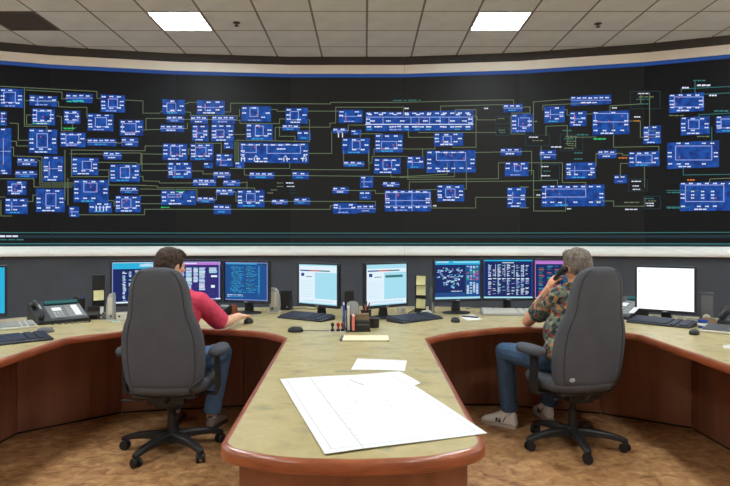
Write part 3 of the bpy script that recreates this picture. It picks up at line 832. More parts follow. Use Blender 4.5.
GM2 = GM + [E_WEB, E_WEBC, E_NAVY, E_PINKSC, E_CYANSC]
LAYER += [0.0012, 0.0014, 0.0012, 0.0016, 0.0012]
WEB, WEBC, NAVY, PINKS, CYS = 11, 12, 13, 14, 15

def words(x0, x1, y, h, n, cols):
    out = []; x = x0
    while x < x1:
        l = RND.uniform(.5, 1.5) * (x1 - x0) / n
        out.append((x, y - h / 2, min(x + l * .8, x1), y + h / 2, RND.choice(cols))); x += l
    return out
def page_bars():       # table page with frame
    c = [(0, 0, 1, .012, WEB), (0, 0, .014, 1, LILAC), (0, .965, 1, 1, WEB), (.014, .012, 1, .16, CYS), (.5, .03, 1, .11, WEB), (.03, .17, .10, .95, NAVY)]
    for i in range(12):
        c += words(.03, .95, .03 + i * .01, .006, 8, (TITLE, CYS)) if i < 3 else []
    for col in range(7):
        x = .18 + col * .115
        y = .2
        while y < .93:
            if RND.random() < .82: c.append((x + RND.uniform(0, .02), y, x + RND.uniform(.045, .085), y + .018, RND.choice((WHITE, WEB, LILAC, WEBC))))
            y += .028
    return c
def page_columns():
    c = [(0, 0, 1, .02, LILAC), (0, .02, 1, .085, PINKS), (.03, .035, .5, .06, WHITE), (.965, 0, .985, 1, LILAC), (.0, .97, 1, 1, LILAC), (.90, .96, 1, .99, WHITE)]
    for x0, x1, yb in ((.03, .10, .8), (.12, .24, .78), (.27, .40, .8), (.43, .53, .55), (.55, .68, .74), (.76, .93, .30)):
        y = .16
        while y < yb:
            c.append((x0, y, x1 - RND.uniform(0, .02), y + .022, RND.choice((WEBC, WHITE, WEB, LILAC)))); y += .03
    c += [(.80, .36, .93, .41, WEB), (.80, .62, .88, .69, WEB), (.65, .85, .88, .87, TITLE)]
    return c
def page_text():
    c = [(0, 0, 1, .016, LILAC), (.985, 0, 1, 1, LILAC), (.02, .02, .75, .05, CYAN), (0, .975, 1, .99, LILAC), (.88, .02, .97, .055, DTEAL)]
    y = .11
    while y < .80:
        a = RND.uniform(.10, .2)
        c += words(a, a + RND.uniform(.18, .34), y, .014, 4, (CYAN, TEAL, CYS))
        if RND.random() < .8: c += words(.5, .5 + RND.uniform(.1, .3), y, .014, 3, (CYAN, TEAL))
        c.append((.78, y - .007, .82, y + .007, CYAN)); y += .032
    c += words(.05, .42, .86, .02, 5, (WEBC, WHITE)) + words(.05, .45, .90, .02, 6, (WEBC, CYAN)) + [(.8, .08, .805, .9, CYAN)]
    return c
def page_web(flip):
    c = [(.0, .0, 1, .1, WEBC) if flip else (0, 0, 1, .03, WEBC), (.43, .2, 1, .86, WEBC), (.03, .14, .30, .17, TITLE), (.30, .14, .55, .17, REDT), (.42, .14, .56, .17, DTEAL), (.56, .14, .82, .17, TEAL)]
    c += [(.06, .22, .14, .30, TITLE)] + words(.2, .36, .31, .02, 3, (TITLE, DTEAL))
    if flip: c += [(.46, .27, .9, .33, TEAL)]
    y = .42
    while y < .86:
        c += words(.05, .38, y, .008, 6, (WEBC, )); y += .05
    c += words(.1, .9, .92, .008, 12, (CYAN,)) + [(0, .97, 1, 1, WEBC)]
    return c
def page_map():
    c = [(0, 0, 1, .10, CYS), (.02, .015, .3, .05, WEB), (.4, .02, .98, .05, WEBC), (0, .11, .66, .84, NAVY), (0, .95, 1, 1, WEBC), (.0, .87, .62, .93, TITLE), (.66, .1, .675, .95, DTEAL)]
    for (bx, by) in [(.08, .27), (.2, .22), (.33, .25), (.46, .21), (.55, .27), (.08, .38), (.19, .42), (.3, .37), (.42, .40), (.54, .37), (.27, .53), (.38, .56), (.47, .51), (.22, .60), (.5, .62), (.36, .66)]:
        for _ in range(9):
            x, y = bx + RND.uniform(-.05, .05), by + RND.uniform(-.05, .05)
            c.append((x, y, x + RND.uniform(.015, .05), y + .02, RND.choice((WEBC, CYAN, LILAC, WHITE, TITLE))))
    c += words(.35, .6, .80, .02, 4, (WEBC, WHITE))
    for y0, y1 in ((.14, .52), (.57, .86)):
        y = y0
        while y < y1:
            for x in (.70, .77, .84, .91):
                if RND.random() < .75: c.append((x, y, x + .05, y + .022, RND.choice((GREEN, WEBC, WHITE, LILAC, REDT) if y < .5 else (WEBC, WEB, WHITE))))
            y += .035
    return c
def page_table():
    c = [(0, 0, 1, .035, CYS), (0, .96, 1, 1, WEBC), (.0, .035, .02, .96, TITLE), (.975, .035, 1, .96, TITLE), (.38, .065, .62, .085, WEB)]
    for col in range(9):
        x = .09 + col * .096
        for y0, y1 in ((.12, .45), (.50, .66), (.70, .92)):
            y = y0
            while y < y1:
                pr = .85 if (col in (0, 2, 4, 6, 7) ) else .35
                if RND.random() < pr: c.append((x, y, x + RND.uniform(.025, .075), y + .013, RND.choice((WHITE, WEB, LILAC, WEBC))))
                y += .022
        if col % 2: c.append((x + .05, .12, x + .058, .44, WHITE))
        c.append((x, .48, x + .07, .498, WEB))
    return c
def page_dark():
    c = [(0, 0, 1, .03, PINKS), (0, 0, .015, 1, PINKS), (.02, .035, .9, .09, PINKS), (0, .97, 1, 1, LILAC)]
    y = .14
    while y < .9:
        for x in (.08, .26, .42, .6, .78):
            if RND.random() < .8: c.append((x, y, x + RND.uniform(.06, .13), y + .02, RND.choice((TEAL, CYAN, REDT, TEAL))))
        y += .042
    return c

monitor(-28.5, 4.30, 292, 48, 'monitor with a plain cyan screen cut off by the left edge of the photo', None, E_CYANSC)
monitor(139.5, 5.05, 282.5, 22, 'monitor with a blue and white table, leftmost of the three before the red-shirted man', page_bars(), E_NAVY)
monitor(197, 5.40, 280.5, 0, 'monitor with a purple framed page of white columns, behind the red-shirted man', page_columns(), E_PURP)
monitor(246.5, 5.37, 281.5, -18, 'monitor with blue screen of small cyan text, left of the silver speaker', page_text(), E_BLUESC)
monitor(318, 5.15, 284.5, -36, 'monitor with pale web page angled left, between the pair of black speakers', page_web(False), E_WEB)
monitor(386.5, 5.05, 284.5, 36, 'monitor with pale web page angled right, behind the desk organiser', page_web(True), E_WEB)
monitor(457.5, 5.37, 279.8, 12, 'monitor with clustered map diagram, right of the black tower with three notes', page_map(), E_BLUESC)
monitor(508, 5.56, 279, 0, 'monitor with dark blue screen and white table, behind the pale keyboard', page_table(), E_NAVY, 0.445, 0.35)
monitor(558.5, 5.42, 279.5, -8, 'monitor with purple edged screen of coloured text, behind the man on the phone', page_dark(), E_NAVY, 0.41, 0.335)
monitor(665, 4.85, 289, -40, 'monitor with blank white screen at the right of the desk', [(.03, .09, .05, .12, LILAC), (.055, .095, .09, .115, WEBC)], E_PURE)

def keyboard(px, py, yaw, label, cm=None, km=None, wd=0.46, dp=0.185):
    X, Y = desk_pt(px, py)
    t = thing('keyboard', label, 'keyboard', (X, Y, DZ + 0.0005), math.radians(yaw), 'computer keyboards')
    mb = MB()
    R = [[(sx * (wd / 2 - e), -dp / 2 + e, z0) for sx in (-1, 1)] + [(sx * (wd / 2 - e), dp / 2 - e, z1) for sx in (1, -1)] for e, z0, z1 in ((.004, 0, 0), (0, .005, .006), (0, .012, .034), (.005, .016, .040))]
    mb.loft(R)
    part('case', mb, cm or M_NAVYBLACK, t)
    ks = MB(); T = Matrix.Rotation(math.atan2(.024, dp), 4, 'X')
    for r in range(6):
        y = dp / 2 - .022 - r * (dp - .04) / 5.0
        z = .016 + (y + dp / 2) / dp * .024 + .004
        n = 15; x = -wd / 2 + .014
        for i in range(21):
            ww = (wd - .028) / 21
            if r == 5 and 4 <= i <= 9:
                if i == 4: ks.rbox((0, 0, 0), (ww * 6 - .003, .0165, .009), .002, 1, Matrix.Translation((x + ww * 3, y, z)) @ T)
            elif i not in (14,) and not (17 <= i <= 17):
                ks.box((0, 0, 0), (ww - .003, .0195, .009), 0, 0, Matrix.Translation((x + ww / 2, y, z)) @ T)
            x += ww
    o = part('keys', ks, km or M_KEY, t); o['kind'] = 'stuff'
    return t
keyboard(10, 342.5, 44, 'dark keyboard nearest the left edge of the photo')
keyboard(12, 328.5, 40, 'beige keyboard behind the dark one at the left edge of the photo', M_BEIGEP, M_SILVER, .31, .15)
keyboard(306, 319, -34, 'dark keyboard left of the desk organiser with a mouse before it')
keyboard(415, 320.3, 40, 'dark keyboard right of the desk organiser, before the black tower with three notes')
keyboard(508, 314.5, -4, 'pale grey keyboard below the monitor with the white table', M_SILVER, M_BEIGEP)
keyboard(661, 324.5, -46, 'dark keyboard under the monitor with the blank white screen')
keyboard(730, 333, -44, 'beige keyboard at the right edge of the photo', M_BEIGEP, M_GREYP, .34)

def mouse(px, py, yaw, label, m=None, cord=None, h=0.75):
    X, Y = desk_pt(px, py)
    t = thing('computer_mouse', label, 'mouse', (X, Y, DZ + 0.0005), math.radians(yaw), 'computer mice')
    rings = []; n = 18
    for i, (s_, z) in enumerate(((.92, 0), (1.0, .004), (1.0, .012), (.94, .022), (.78, .031), (.5, .037), (.12, .039))):
        rings.append([(0.032 * s_ * math.cos(2 * PI * j / n) * (1 - .12 * math.sin(2 * PI * j / n)), 0.056 * s_ * math.sin(2 * PI * j / n) - .006 * i * .3, z) for j in range(n)])
    part('mouse_body', MB().loft(rings), m or M_BLACK, t, True)
    part('scroll_wheel', MB().rbox((0, .032, .031), (.008, .02, .010), .003, 1), M_GREYP, t)
    if cord:
        part('mouse_cord', MB().tube([(0, .054, .008)] + cord, .0022, 6), M_BLACK, t, True)
    return t
mouse(296, 332, -70, 'black mouse beside the left bay corner, before the dark keyboard', None, [(0, .09, .006), (.03, .16, .004), (.05, .24, .004)])
mouse(455, 322, 15, 'black mouse left of the pen and paper slip', M_NAVYBLACK)
mouse(46, 332.5, -60, 'dark grey mouse beside the cord of the left desk phone', M_GREYP)
mouse(694.5, 334.5, -40, 'black and silver mouse right of the dark keyboard under the blank white monitor', M_BLACK)
mouse(249, 323.0, -16, 'dark mouse under the hand of the man in the red shirt', M_BLACK)
mouse(427, 314.5, -60, 'white mouse at the foot of the black tower with three notes', M_BEIGEP)

def console_phone(px, py, yaw, label, tilt=22, wd=0.38, dp=0.26, cordside=1):
    X, Y = desk_pt(px, py)
    t = thing('desk_phone', label, 'telephone', (X, Y, DZ + 0.0005), math.radians(yaw), 'console telephones')
    h0, h1 = .03, .03 + dp * math.tan(math.radians(tilt)) + .02
    mb = MB()
    mb.loft([[(-wd / 2, -dp / 2, 0), (wd / 2, -dp / 2, 0), (wd / 2, dp / 2, 0), (-wd / 2, dp / 2, 0)],
             [(-wd / 2, -dp / 2, h0 - .006), (wd / 2, -dp / 2, h0 - .006), (wd / 2, dp / 2, h1 - .006), (-wd / 2, dp / 2, h1 - .006)],
             [(-wd / 2 + .006, -dp / 2 + .006, h0), (wd / 2 - .006, -dp / 2 + .006, h0), (wd / 2 - .006, dp / 2 - .006, h1), (-wd / 2 + .006, dp / 2 - .006, h1)]])
    part('phone_body', mb, M_BLACK, t)
    sl = math.atan2(h1 - h0, dp - .012)
    T = Matrix.Translation((0, -dp / 2 + .006, h0)) @ Matrix.Rotation(sl, 4, 'X')   # u along width, v up the slope
    part('face_plate', MB().rbox((.045, .112, .002), (wd - .11, .185, .004), .002, 1, T), M_GREYP, t)
    part('display', MB().rbox((0, 0, 0), (wd - .12, .038, .022), .003, 1, T @ Matrix.Translation((.045, .232, .010)) @ Matrix.Rotation(.25, 4, 'X')), M_TEAL, t)
    part('label_card', MB().box((.125, .115, .0050), (.05, .15, .002), 0, 0, T), M_PAPER, t)
    part('label_card', MB().box((-.015, .145, .0050), (.07, .045, .002), 0, 0, T), M_PAPER, t)
    ks = MB()
    for i in range(4):
        for j in range(3):
            ks.rbox((-.045 + j * .026, .03 + i * .022, .006), (.020, .015, .006), .002, 1, T)
    for i in range(7):
        for xx in (.06, .078):
            ks.rbox((xx, .035 + i * .023, .006), (.013, .014, .006), .002, 1, T)
    o = part('keypad', ks, M_SILVER, t); o['kind'] = 'stuff'
    # handset lying in its cradle on the left
    hx = -wd / 2 + .032
    hs = MB()
    path = [Vector((hx, .012, .030)), Vector((hx, .03, .040)), Vector((hx, .07, .050)), Vector((hx, .13, .053)), Vector((hx, .18, .050)), Vector((hx, .215, .040)), Vector((hx, .232, .030))]
    hs.tube(path, .015, 10, rad=[.012, .017, .015, .014, .015, .017, .012])
    hs.ell((hx, .032, .022), (.026, .028, .018)); hs.ell((hx, .212, .022), (.026, .028, .018))
    hs.xform(T)
    part('handset', hs, M_BLACK, t, True)
    part('handset_trim', MB().rbox((hx, .10, .066), (.014, .06, .004), .001, 1, T), M_SILVER, t)
    co = []
    for i in range(140):
        a = i * .9; s_ = i / 139
        c = Vector((hx + .02 + .30 * math.sin(s_ * PI * .97) * cordside, -dp / 2 - .03 - .10 * math.sin(s_ * PI * 1.0) * (0.4 + s_ * .3) - (0.05 * math.sin(s_ * 2 * PI)), .009))
        co.append((c.x + .005 * math.cos(a), c.y + .005 * math.cos(a), c.z + .0055 * math.sin(a)))
    part('phone_cord', MB().tube(co, .0028, 5), M_BLACK, t, True)
    return t
console_phone(58.5, 321.5, 46, 'large black console phone with teal display on the left of the desk')
console_phone(625, 317.5, -62, 'black console phone partly hidden by the right chair back, left of the blank white monitor', 26, .27, .24, cordside=-.5)

def small_phone(px, py, yaw, label):
    X, Y = desk_pt(px, py)
    t = thing('desk_phone', label, 'telephone', (X, Y, DZ + 0.0005), math.radians(yaw))
    mb = MB()
    mb.loft([[(-.07, -.09, 0), (.07, -.09, 0), (.07, .09, 0), (-.07, .09, 0)], [(-.07, -.09, .02), (.07, -.09, .02), (.07, .09, .085), (-.07, .09, .085)], [(-.064, -.084, .025), (.064, -.084, .025), (.064, .084, .09), (-.064, .084, .09)]])
    part('phone_body', mb, M_BLACK, t)
    T = Matrix.Translation((0, -.084, .0255)) @ Matrix.Rotation(math.atan2(.065, .168), 4, 'X')
    part('display', MB().rbox((.018, .15, .002), (.08, .035, .005), .002, 1, T), M_SILVER, t)
    ks = MB()
    for i in range(4):
        for j in range(4): ks.rbox((-.012 + j * .02, .02 + i * .026, .004), (.014, .016, .006), .002, 1, T)
    o = part('keypad', ks, M_GREYP, t); o['kind'] = 'stuff'
    hs = MB().tube([(-.048, .0, .03), (-.048, .03, .042), (-.048, .09, .046), (-.048, .15, .042), (-.048, .18, .03)], .012, 10, rad=[.013, .016, .013, .016, .013]); hs.xform(T)
    part('handset', hs, M_BLACK, t, True)
small_phone(218.5, 316, -25, 'small black phone with grey display beside the red-shirted forearm')
t = thing('wooden_block', 'reddish brown wooden wedge stand between small black phone and monitor base', 'stand', (*desk_pt(231.8, 314.9), DZ + 0.0005), math.radians(-20))
part('wedge', MB().loft([[(-.045, -.03, 0), (.045, -.03, 0), (.045, .04, 0), (-.045, .04, 0)], [(-.012, .005, .085), (.028, .005, .085), (.028, .03, .085), (-.012, .03, .085)]]), M_WOODRED, t)
part('foot', MB().rbox((0, .002, .004), (.094, .086, .008), .002, 1), M_BROWN, t)

def silver_speaker(px, py, yaw, label, mirror=1, sx=1.0):
    t = thing('desktop_speaker', label, 'speaker', (*desk_pt(px, py), DZ + 0.0005), math.radians(yaw), 'silver desktop speakers')
    t.scale = (sx, 1, 1)
    mb = MB()
    prof = [(-.040, 0), (.045, 0), (.050, .05), (.046, .12), (.032, .18), (.010, .205), (-.030, .21), (-.040, .18)]
    rings = []
    for y, s_ in ((-.05, .9), (-.044, 1.0), (.04, 1.0), (.055, .85)):
        rings.append([(x * s_ * mirror, y, .105 + (z - .105) * s_ + .0) for x, z in prof])
    mn = min(p[2] for r in rings for p in r)
    mb.loft(rings).xform(Matrix.Translation((0, 0, .012 - mn)))
    part('cabinet', mb, M_SILVER, t, True)
    part('grille', MB().rbox((0, -.0495, .12), (.05, .006, .13), .003, 2), M_BEIGEP, t)
    part('volume_knob', MB().lathe([(.009, 0), (.009, .008), (.006, .010)], 14, 0, Matrix.Translation((-.012 * mirror, -.0525, .04)) @ Matrix.Rotation(PI / 2, 4, 'X')), M_BLACK, t, True)
    part('foot', MB().rbox((0, 0, .006), (.11, .12, .012), .004, 2), M_BEIGEP, t)
silver_speaker(274.5, 312.5, 0, 'silver speaker with curved top right of the blue text monitor')
silver_speaker(111.5, 320.5, 10, 'silver speaker at the left edge of the monitor with the blue and white table', -1, .62)

def black_speaker(px, py, yaw, label, h=.175, m=None, wd=.085):
    t = thing('desktop_speaker', label, 'speaker', (*desk_pt(px, py), DZ + 0.0005), math.radians(yaw), 'dark desktop speakers')
    m = m or M_BLACK
    part('cabinet', MB().loft([[(-wd / 2, -.05, .01), (wd / 2, -.05, .01), (wd / 2, .05, .01), (-wd / 2, .05, .01)], [(-wd / 2, -.042, h), (wd / 2, -.042, h), (wd / 2, .04, h), (-wd / 2, .04, h)]]), m, t)
    T = Matrix.Translation((0, -.0462, h * .55)) @ Matrix.Rotation(-math.atan2(.008, h - .01), 4, 'X')
    part('grille', MB().rbox((0, -.002, .0), (wd - .016, .005, h * .72), .003, 2, T), M_MESHCUP if m is M_BLACK else M_GREYP, t)
    part('volume_knob', MB().lathe([(.008, 0), (.008, .008), (.005, .010)], 14, 0, Matrix.Translation((wd * .28, -.049, .03)) @ Matrix.Rotation(PI / 2, 4, 'X')), M_SILVER, t, True)
    part('foot', MB().rbox((0, 0, .005), (wd + .02, .12, .010), .003, 2), m, t)
black_speaker(286.5, 309.5, -12, 'black speaker left of the pale web page monitor that is angled left')
black_speaker(349, 309.5, 6, 'black speaker behind the desk organiser between both web page monitors')
black_speaker(706.5, 321.5, -28, 'tall dark grey speaker right of the blank white monitor', .23, mat('speaker_grey', rgb(74, 78, 86), .5), .10)
t = thing('network_adapter', 'slim upright silver and grey box right of the black tower with three notes', 'device', (*desk_pt(431.5, 312), DZ + 0.0005), math.radians(8))
part('casing', MB().rbox((0, 0, .115), (.024, .12, .225), .004, 2), M_GREYP, t)
part('front_strip', MB().rbox((-.004, -.061, .115), (.012, .006, .215), .002, 1), M_SILVER, t)
part('foot', MB().rbox((0, 0, .0035), (.06, .11, .007), .002, 1), M_GREYP, t)
t = thing('power_adapter', 'small beige upright box beside the right web page monitor stand', 'device', (*desk_pt(402, 313), DZ + 0.0005), math.radians(20))
part('casing', MB().rbox((0, 0, .046), (.065, .05, .09), .006, 2), M_BEIGEP, t)
part('plug', MB().rbox((0, -.028, .03), (.03, .014, .03), .003, 1), M_SILVER, t)
t = thing('power_adapter', 'low beige box on the desk below the leftmost bay monitor', 'device', (*desk_pt(122.5, 320.3), DZ + 0.0005), math.radians(15))
part('casing', MB().rbox((0, 0, .03), (.085, .06, .058), .006, 2), M_BEIGEP, t)
part('button', MB().rbox((-.02, -.031, .035), (.014, .005, .014), .002, 1), M_BLACK, t)

def tower(px, py, yaw, h, label, notes):
    X, Y = desk_pt(px, py)
    t = thing('document_tower', label, 'holder', (X, Y, DZ + 0.0005), math.radians(yaw), 'black upright towers with notes')
    part('column', MB().rbox((0, .02, h / 2), (.10, .035, h - .004), .004, 2), M_BLACK, t)
    part('foot', MB().rbox((0, .0, .006), (.12, .16, .012), .004, 2), M_BLACK, t)
    part('rear_brace', MB().loft([[(-.02, .036, .01), (.02, .036, .01), (.02, .075, .01), (-.02, .075, .01)], [(-.02, .036, h * .5), (.02, .036, h * .5), (.02, .042, h * .5), (-.02, .042, h * .5)]]), M_BLACK, t)
    M = Matrix.Translation((X, Y, DZ)) @ Matrix.Rotation(math.radians(yaw), 4, 'Z')
    for zz, hh, tl, lb, mm in notes:
        mb = MB(); rows = []
        for i in range(5):
            q = i / 4
            rows.append([(-.042, -.0015 - .018 * q ** 2, -hh * q), (.042, -.0015 - .018 * q ** 2, -hh * q), (.042, -.0022 - .018 * q ** 2, -hh * q), (-.042, -.0022 - .018 * q ** 2, -hh * q)])
        mb.loft(rows)
        me = mb.mesh('sticky_note', mm)
        o = link('sticky_note', me); o.matrix_world = M @ Matrix.Translation((.005, .002, zz)) @ Matrix.Rotation(math.radians(tl), 4, 'Y')
        tag(o, lb, 'note', 'notes on the black towers')
tower(98, 315.2, 12, .35, 'black upright tower with one yellow note, left of the leftmost bay monitor', [(.215, .085, -3, 'pale yellow note on the left black tower', M_YELLOW), (.075, .06, 2, 'white note at the foot of the left black tower', M_PAPER)])
tower(420.5, 311.5, 0, .335, 'black upright tower with three pale notes, between the web page and map monitors', [(.325, .085, 3, 'topmost pale note on the right black tower', M_YELLOW), (.235, .085, 2, 'middle pale note on the right black tower', M_YELLOW), (.115, .085, 4, 'lowest pale note on the right black tower', M_YELLOW)])

# pen cups
def pen_cup(px, py, r, h, label, pens, group='wire mesh pen cups'):
    X, Y = desk_pt(px, py)
    t = thing('pen_cup', label, 'pen cup', (X, Y, DZ + 0.0005), 0, group)
    mb = MB().lathe([(r * .9, 0), (r * .94, .003), (r, h), (r + .003, h + .002), (r + .003, h - .004), (r - .003, h - .004), (r * .9, .006), (.001, .006)], 22)
    part('cup', mb, M_MESHCUP, t, True)
    for i, (a, cl, ln) in enumerate(pens):
        b = Vector((-r * .45 * math.cos(a), -r * .45 * math.sin(a), .012)); e = Vector((r * .75 * math.cos(a), r * .75 * math.sin(a), .012 + ln))
        nm = 'pen'
        d = (e - b).normalized()
        M = Matrix.Translation((X, Y, DZ)) @ Matrix.Translation(b) @ d.to_track_quat('Z', 'Y').to_matrix().to_4x4()
        p = bpy.data.objects.new(nm, None); COL.objects.link(p); p.matrix_world = M
        tag(p, '%s pen standing in the %s' % (cl[0], cl[2]), 'pen', 'pens in the cups')
        part('barrel', MB().lathe([(.0025, 0), (.0042, .012), (.0042, ln * .85), (.003, ln * .87)], 10), cl[1], p, True)
        part('cap', MB().lathe([(.0048, ln * .70), (.0050, ln), (.002, ln + .004)], 10), M_BLACK if i % 2 else cl[1], p, True)
WH = 'left mesh cup'
pen_cup(78.5, 312.8, .056, .125, 'dark mesh pen cup behind the left console phone, left of the tower with one note', [(.3, ('blue', M_BLUEP, WH), .15), (1.6, ('white', M_BEIGEP, WH), .16), (2.6, ('black', M_BLACK, WH), .155), (4.2, ('navy', M_NAVYBLACK, WH), .15), (5.4, ('grey', M_GREYP, WH), .145)])
WH = 'tall cup of the desk organiser'
pen_cup(366, 325.5, .040, .115, 'tall dark mesh pen cup at the right rear of the desk organiser', [(.2, ('red', M_RED, WH), .165), (1.4, ('black', M_BLACK, WH), .17), (2.5, ('brown', M_WOODRED, WH), .16), (3.6, ('navy', M_NAVYBLACK, WH), .165), (4.6, ('orange', mat('orange_plastic', rgb(206, 110, 60), .5), WH), .15), (5.5, ('silver', M_SILVER, WH), .15)])
t = thing('paper_clip_cup', 'low round dark mesh cup right of the desk organiser', 'cup', (*desk_pt(374, 327.5), DZ + 0.0005))
part('cup', MB().lathe([(.036, 0), (.039, .004), (.040, .068), (.043, .07), (.043, .064), (.037, .064), (.034, .006), (.001, .006)], 22), M_MESHCUP, t, True)
part('rim', MB().tube([(.042 * math.cos(a * PI / 12), .042 * math.sin(a * PI / 12), .070) for a in range(24)], .0025, 6, True), M_GREYP, t, True)
t = thing('card_holder', 'small dark mesh holder on the desk, right of the left mesh pen cup', 'holder', (*desk_pt(92.5, 318.8), DZ + 0.0005), math.radians(10))
part('tray', MB().loft([[(-.045, -.03, 0), (.045, -.03, 0), (.045, .035, 0), (-.045, .035, 0)], [(-.05, -.045, .035), (.05, -.045, .035), (.05, .035, .06), (-.05, .035, .06)]]), M_MESHCUP, t)
part('back_plate', MB().rbox((0, .036, .05), (.10, .006, .10), .002, 1), M_MESHCUP, t)
t = thing('desk_mat', 'thin black mat under the small mesh holder on the left of the desk', 'mat', (*desk_pt(101, 319.0), DZ + 0.0004), math.radians(14))
part('pad', MB().rbox((0, 0, .0012), (.18, .09, .002), .0008, 1), M_BLACK, t)
t = thing('glass_jar', 'small glass jar at the foot of the left black tower', 'jar', (*desk_pt(106.5, 318.8), DZ + 0.0005))
part('bowl', MB().lathe([(.028, 0), (.034, .006), (.035, .03), (.030, .042), (.033, .046)], 18), M_GREYP, t, True)
part('lid', MB().lathe([(.034, .044), (.034, .052), (.006, .056), (.006, .064)], 18), M_CHROME, t, True)

# desk organiser in the middle
ox, oy = desk_pt(356, 330.5)
t = thing('desk_organiser', 'mesh desk organiser holding folders, in front of the right web page monitor', 'organiser', (ox, oy, DZ + 0.0005), math.radians(4))
part('base', MB().rbox((0, 0, .005), (.20, .15, .010), .003, 1), M_MESHCUP, t)
for xx in (-.095, -.068, -.038, -.008):
    part('divider', MB().rbox((xx, 0, .055), (.003, .14, .092), .001, 1), M_MESHCUP, t)
part('front_tray', MB().loft([[(-.004, -.072, .010), (.095, -.072, .010), (.095, -.002, .010), (-.004, -.002, .010)], [(-.004, -.074, .075), (.095, -.074, .075), (.095, .0, .075), (-.004, .0, .075)]]), M_MESHCUP, t)
part('label_plate', MB().rbox((.045, -.0755, .05), (.085, .003, .006), .001, 1), M_GREYP, t)
part('rear_tray', MB().loft([[(-.004, .004, .010), (.095, .004, .010), (.095, .07, .010), (-.004, .07, .010)], [(-.004, .004, .115), (.095, .004, .115), (.095, .07, .115), (-.004, .07, .115)]]), M_BROWN, t)
def leafset(dx, th, h, m, lb, tilt, rnd=0.0, dy=0.0, dp=.12):
    M = Matrix.Translation((ox, oy, DZ + .0115)) @ Matrix.Rotation(math.radians(4), 4, 'Z') @ Matrix.Translation((dx, dy, 0)) @ Matrix.Rotation(math.radians(tilt), 4, 'Y')
    o = thing('folder', lb, 'folder', group='folders in the desk organiser'); o.matrix_world = M
    poly = fillet([(-dp / 2, 0), (dp / 2, 0), (dp / 2, h), (-dp / 2, h)], [0, 0, rnd, rnd], 8)
    for nm, xa, xb, mm, sc in (('cover', -th / 2, -th / 2 + .0015, m, 1), ('pages', -th / 2 + .0015, th / 2 - .0015, M_PAPER, .97), ('cover', th / 2 - .0015, th / 2, m, 1)):
        mb = MB(); mb.loft([[(xq, y * sc, z * sc) for y, z in poly] for xq in (xa, xb)]); part(nm, mb, mm, o)
    mb = MB().box((0, -dp / 2 - .0006, h * .48), (th, .001, h * .9)); part('spine', mb, m, o)
leafset(-.083, .014, .19, M_BLUEP, 'blue folder in the desk organiser', -2)
leafset(-.056, .018, .165, M_BEIGEP, 'white folder between blue and pink ones in the desk organiser', 0)
leafset(-.0235, .020, .105, M_PINK, 'pink folder in the front slot of the desk organiser', 1, dy=-.01)
o = thing('round_card', 'grey rounded card standing up behind the pink folder', 'card', (0, 0, 0))
o.matrix_world = Matrix.Translation((ox, oy, DZ + .0115)) @ Matrix.Rotation(math.radians(4), 4, 'Z') @ Matrix.Translation((-.022, .058, .0))
part('card', MB().loft([[(x, y, z) for x, z in fillet([(-.045, 0), (.045, 0), (.045, .195), (-.045, .195)], [0, 0, .06, .06], 8)] for y in (-.002, .002)]), M_SILVER, o)
part('card_border', MB().tube([(x, -.002, z) for x, z in fillet([(-.045, 0), (.045, 0), (.045, .195), (-.045, .195)], [0, 0, .06, .06], 8)], .002, 5), M_GREYP, o)
# small red stamps on a tray at the left of it
sx, sy = desk_pt(337.5, 332.5)
t = thing('stamp_tray', 'small tray at the left of the desk organiser', 'tray', (sx, sy, DZ + 0.0005), math.radians(6))
part('tray', MB().rbox((0, 0, .004), (.115, .07, .008), .002, 1), M_BEIGEP, t)
part('rim', MB().tube([(-.056, -.033, .009), (.056, -.033, .009), (.056, .033, .009), (-.056, .033, .009)], .003, 6, True), M_BEIGEP, t)
for i, (dx, dy, mm, lb) in enumerate(((-.035, .0, M_BLACK, 'black knobbed rubber stamp on the small tray, left of the red one'), (.005, .0, M_RED, 'red knobbed rubber stamp in the middle of the small tray'), (.036, .01, M_WOODRED, 'brown knobbed rubber stamp on the small tray, nearest the organiser'))):
    q = thing('rubber_stamp', lb, 'stamp', (sx + dx, sy + dy, DZ + .0095), 0, 'stamps on the tray')
    part('pad', MB().rbox((0, 0, .008), (.026, .036, .016), .003, 1), M_BLACK, q)
    part('knob', MB().lathe([(.006, .016), (.007, .03), (.013, .042), (.012, .054), (.004, .06)], 14), mm, q, True)

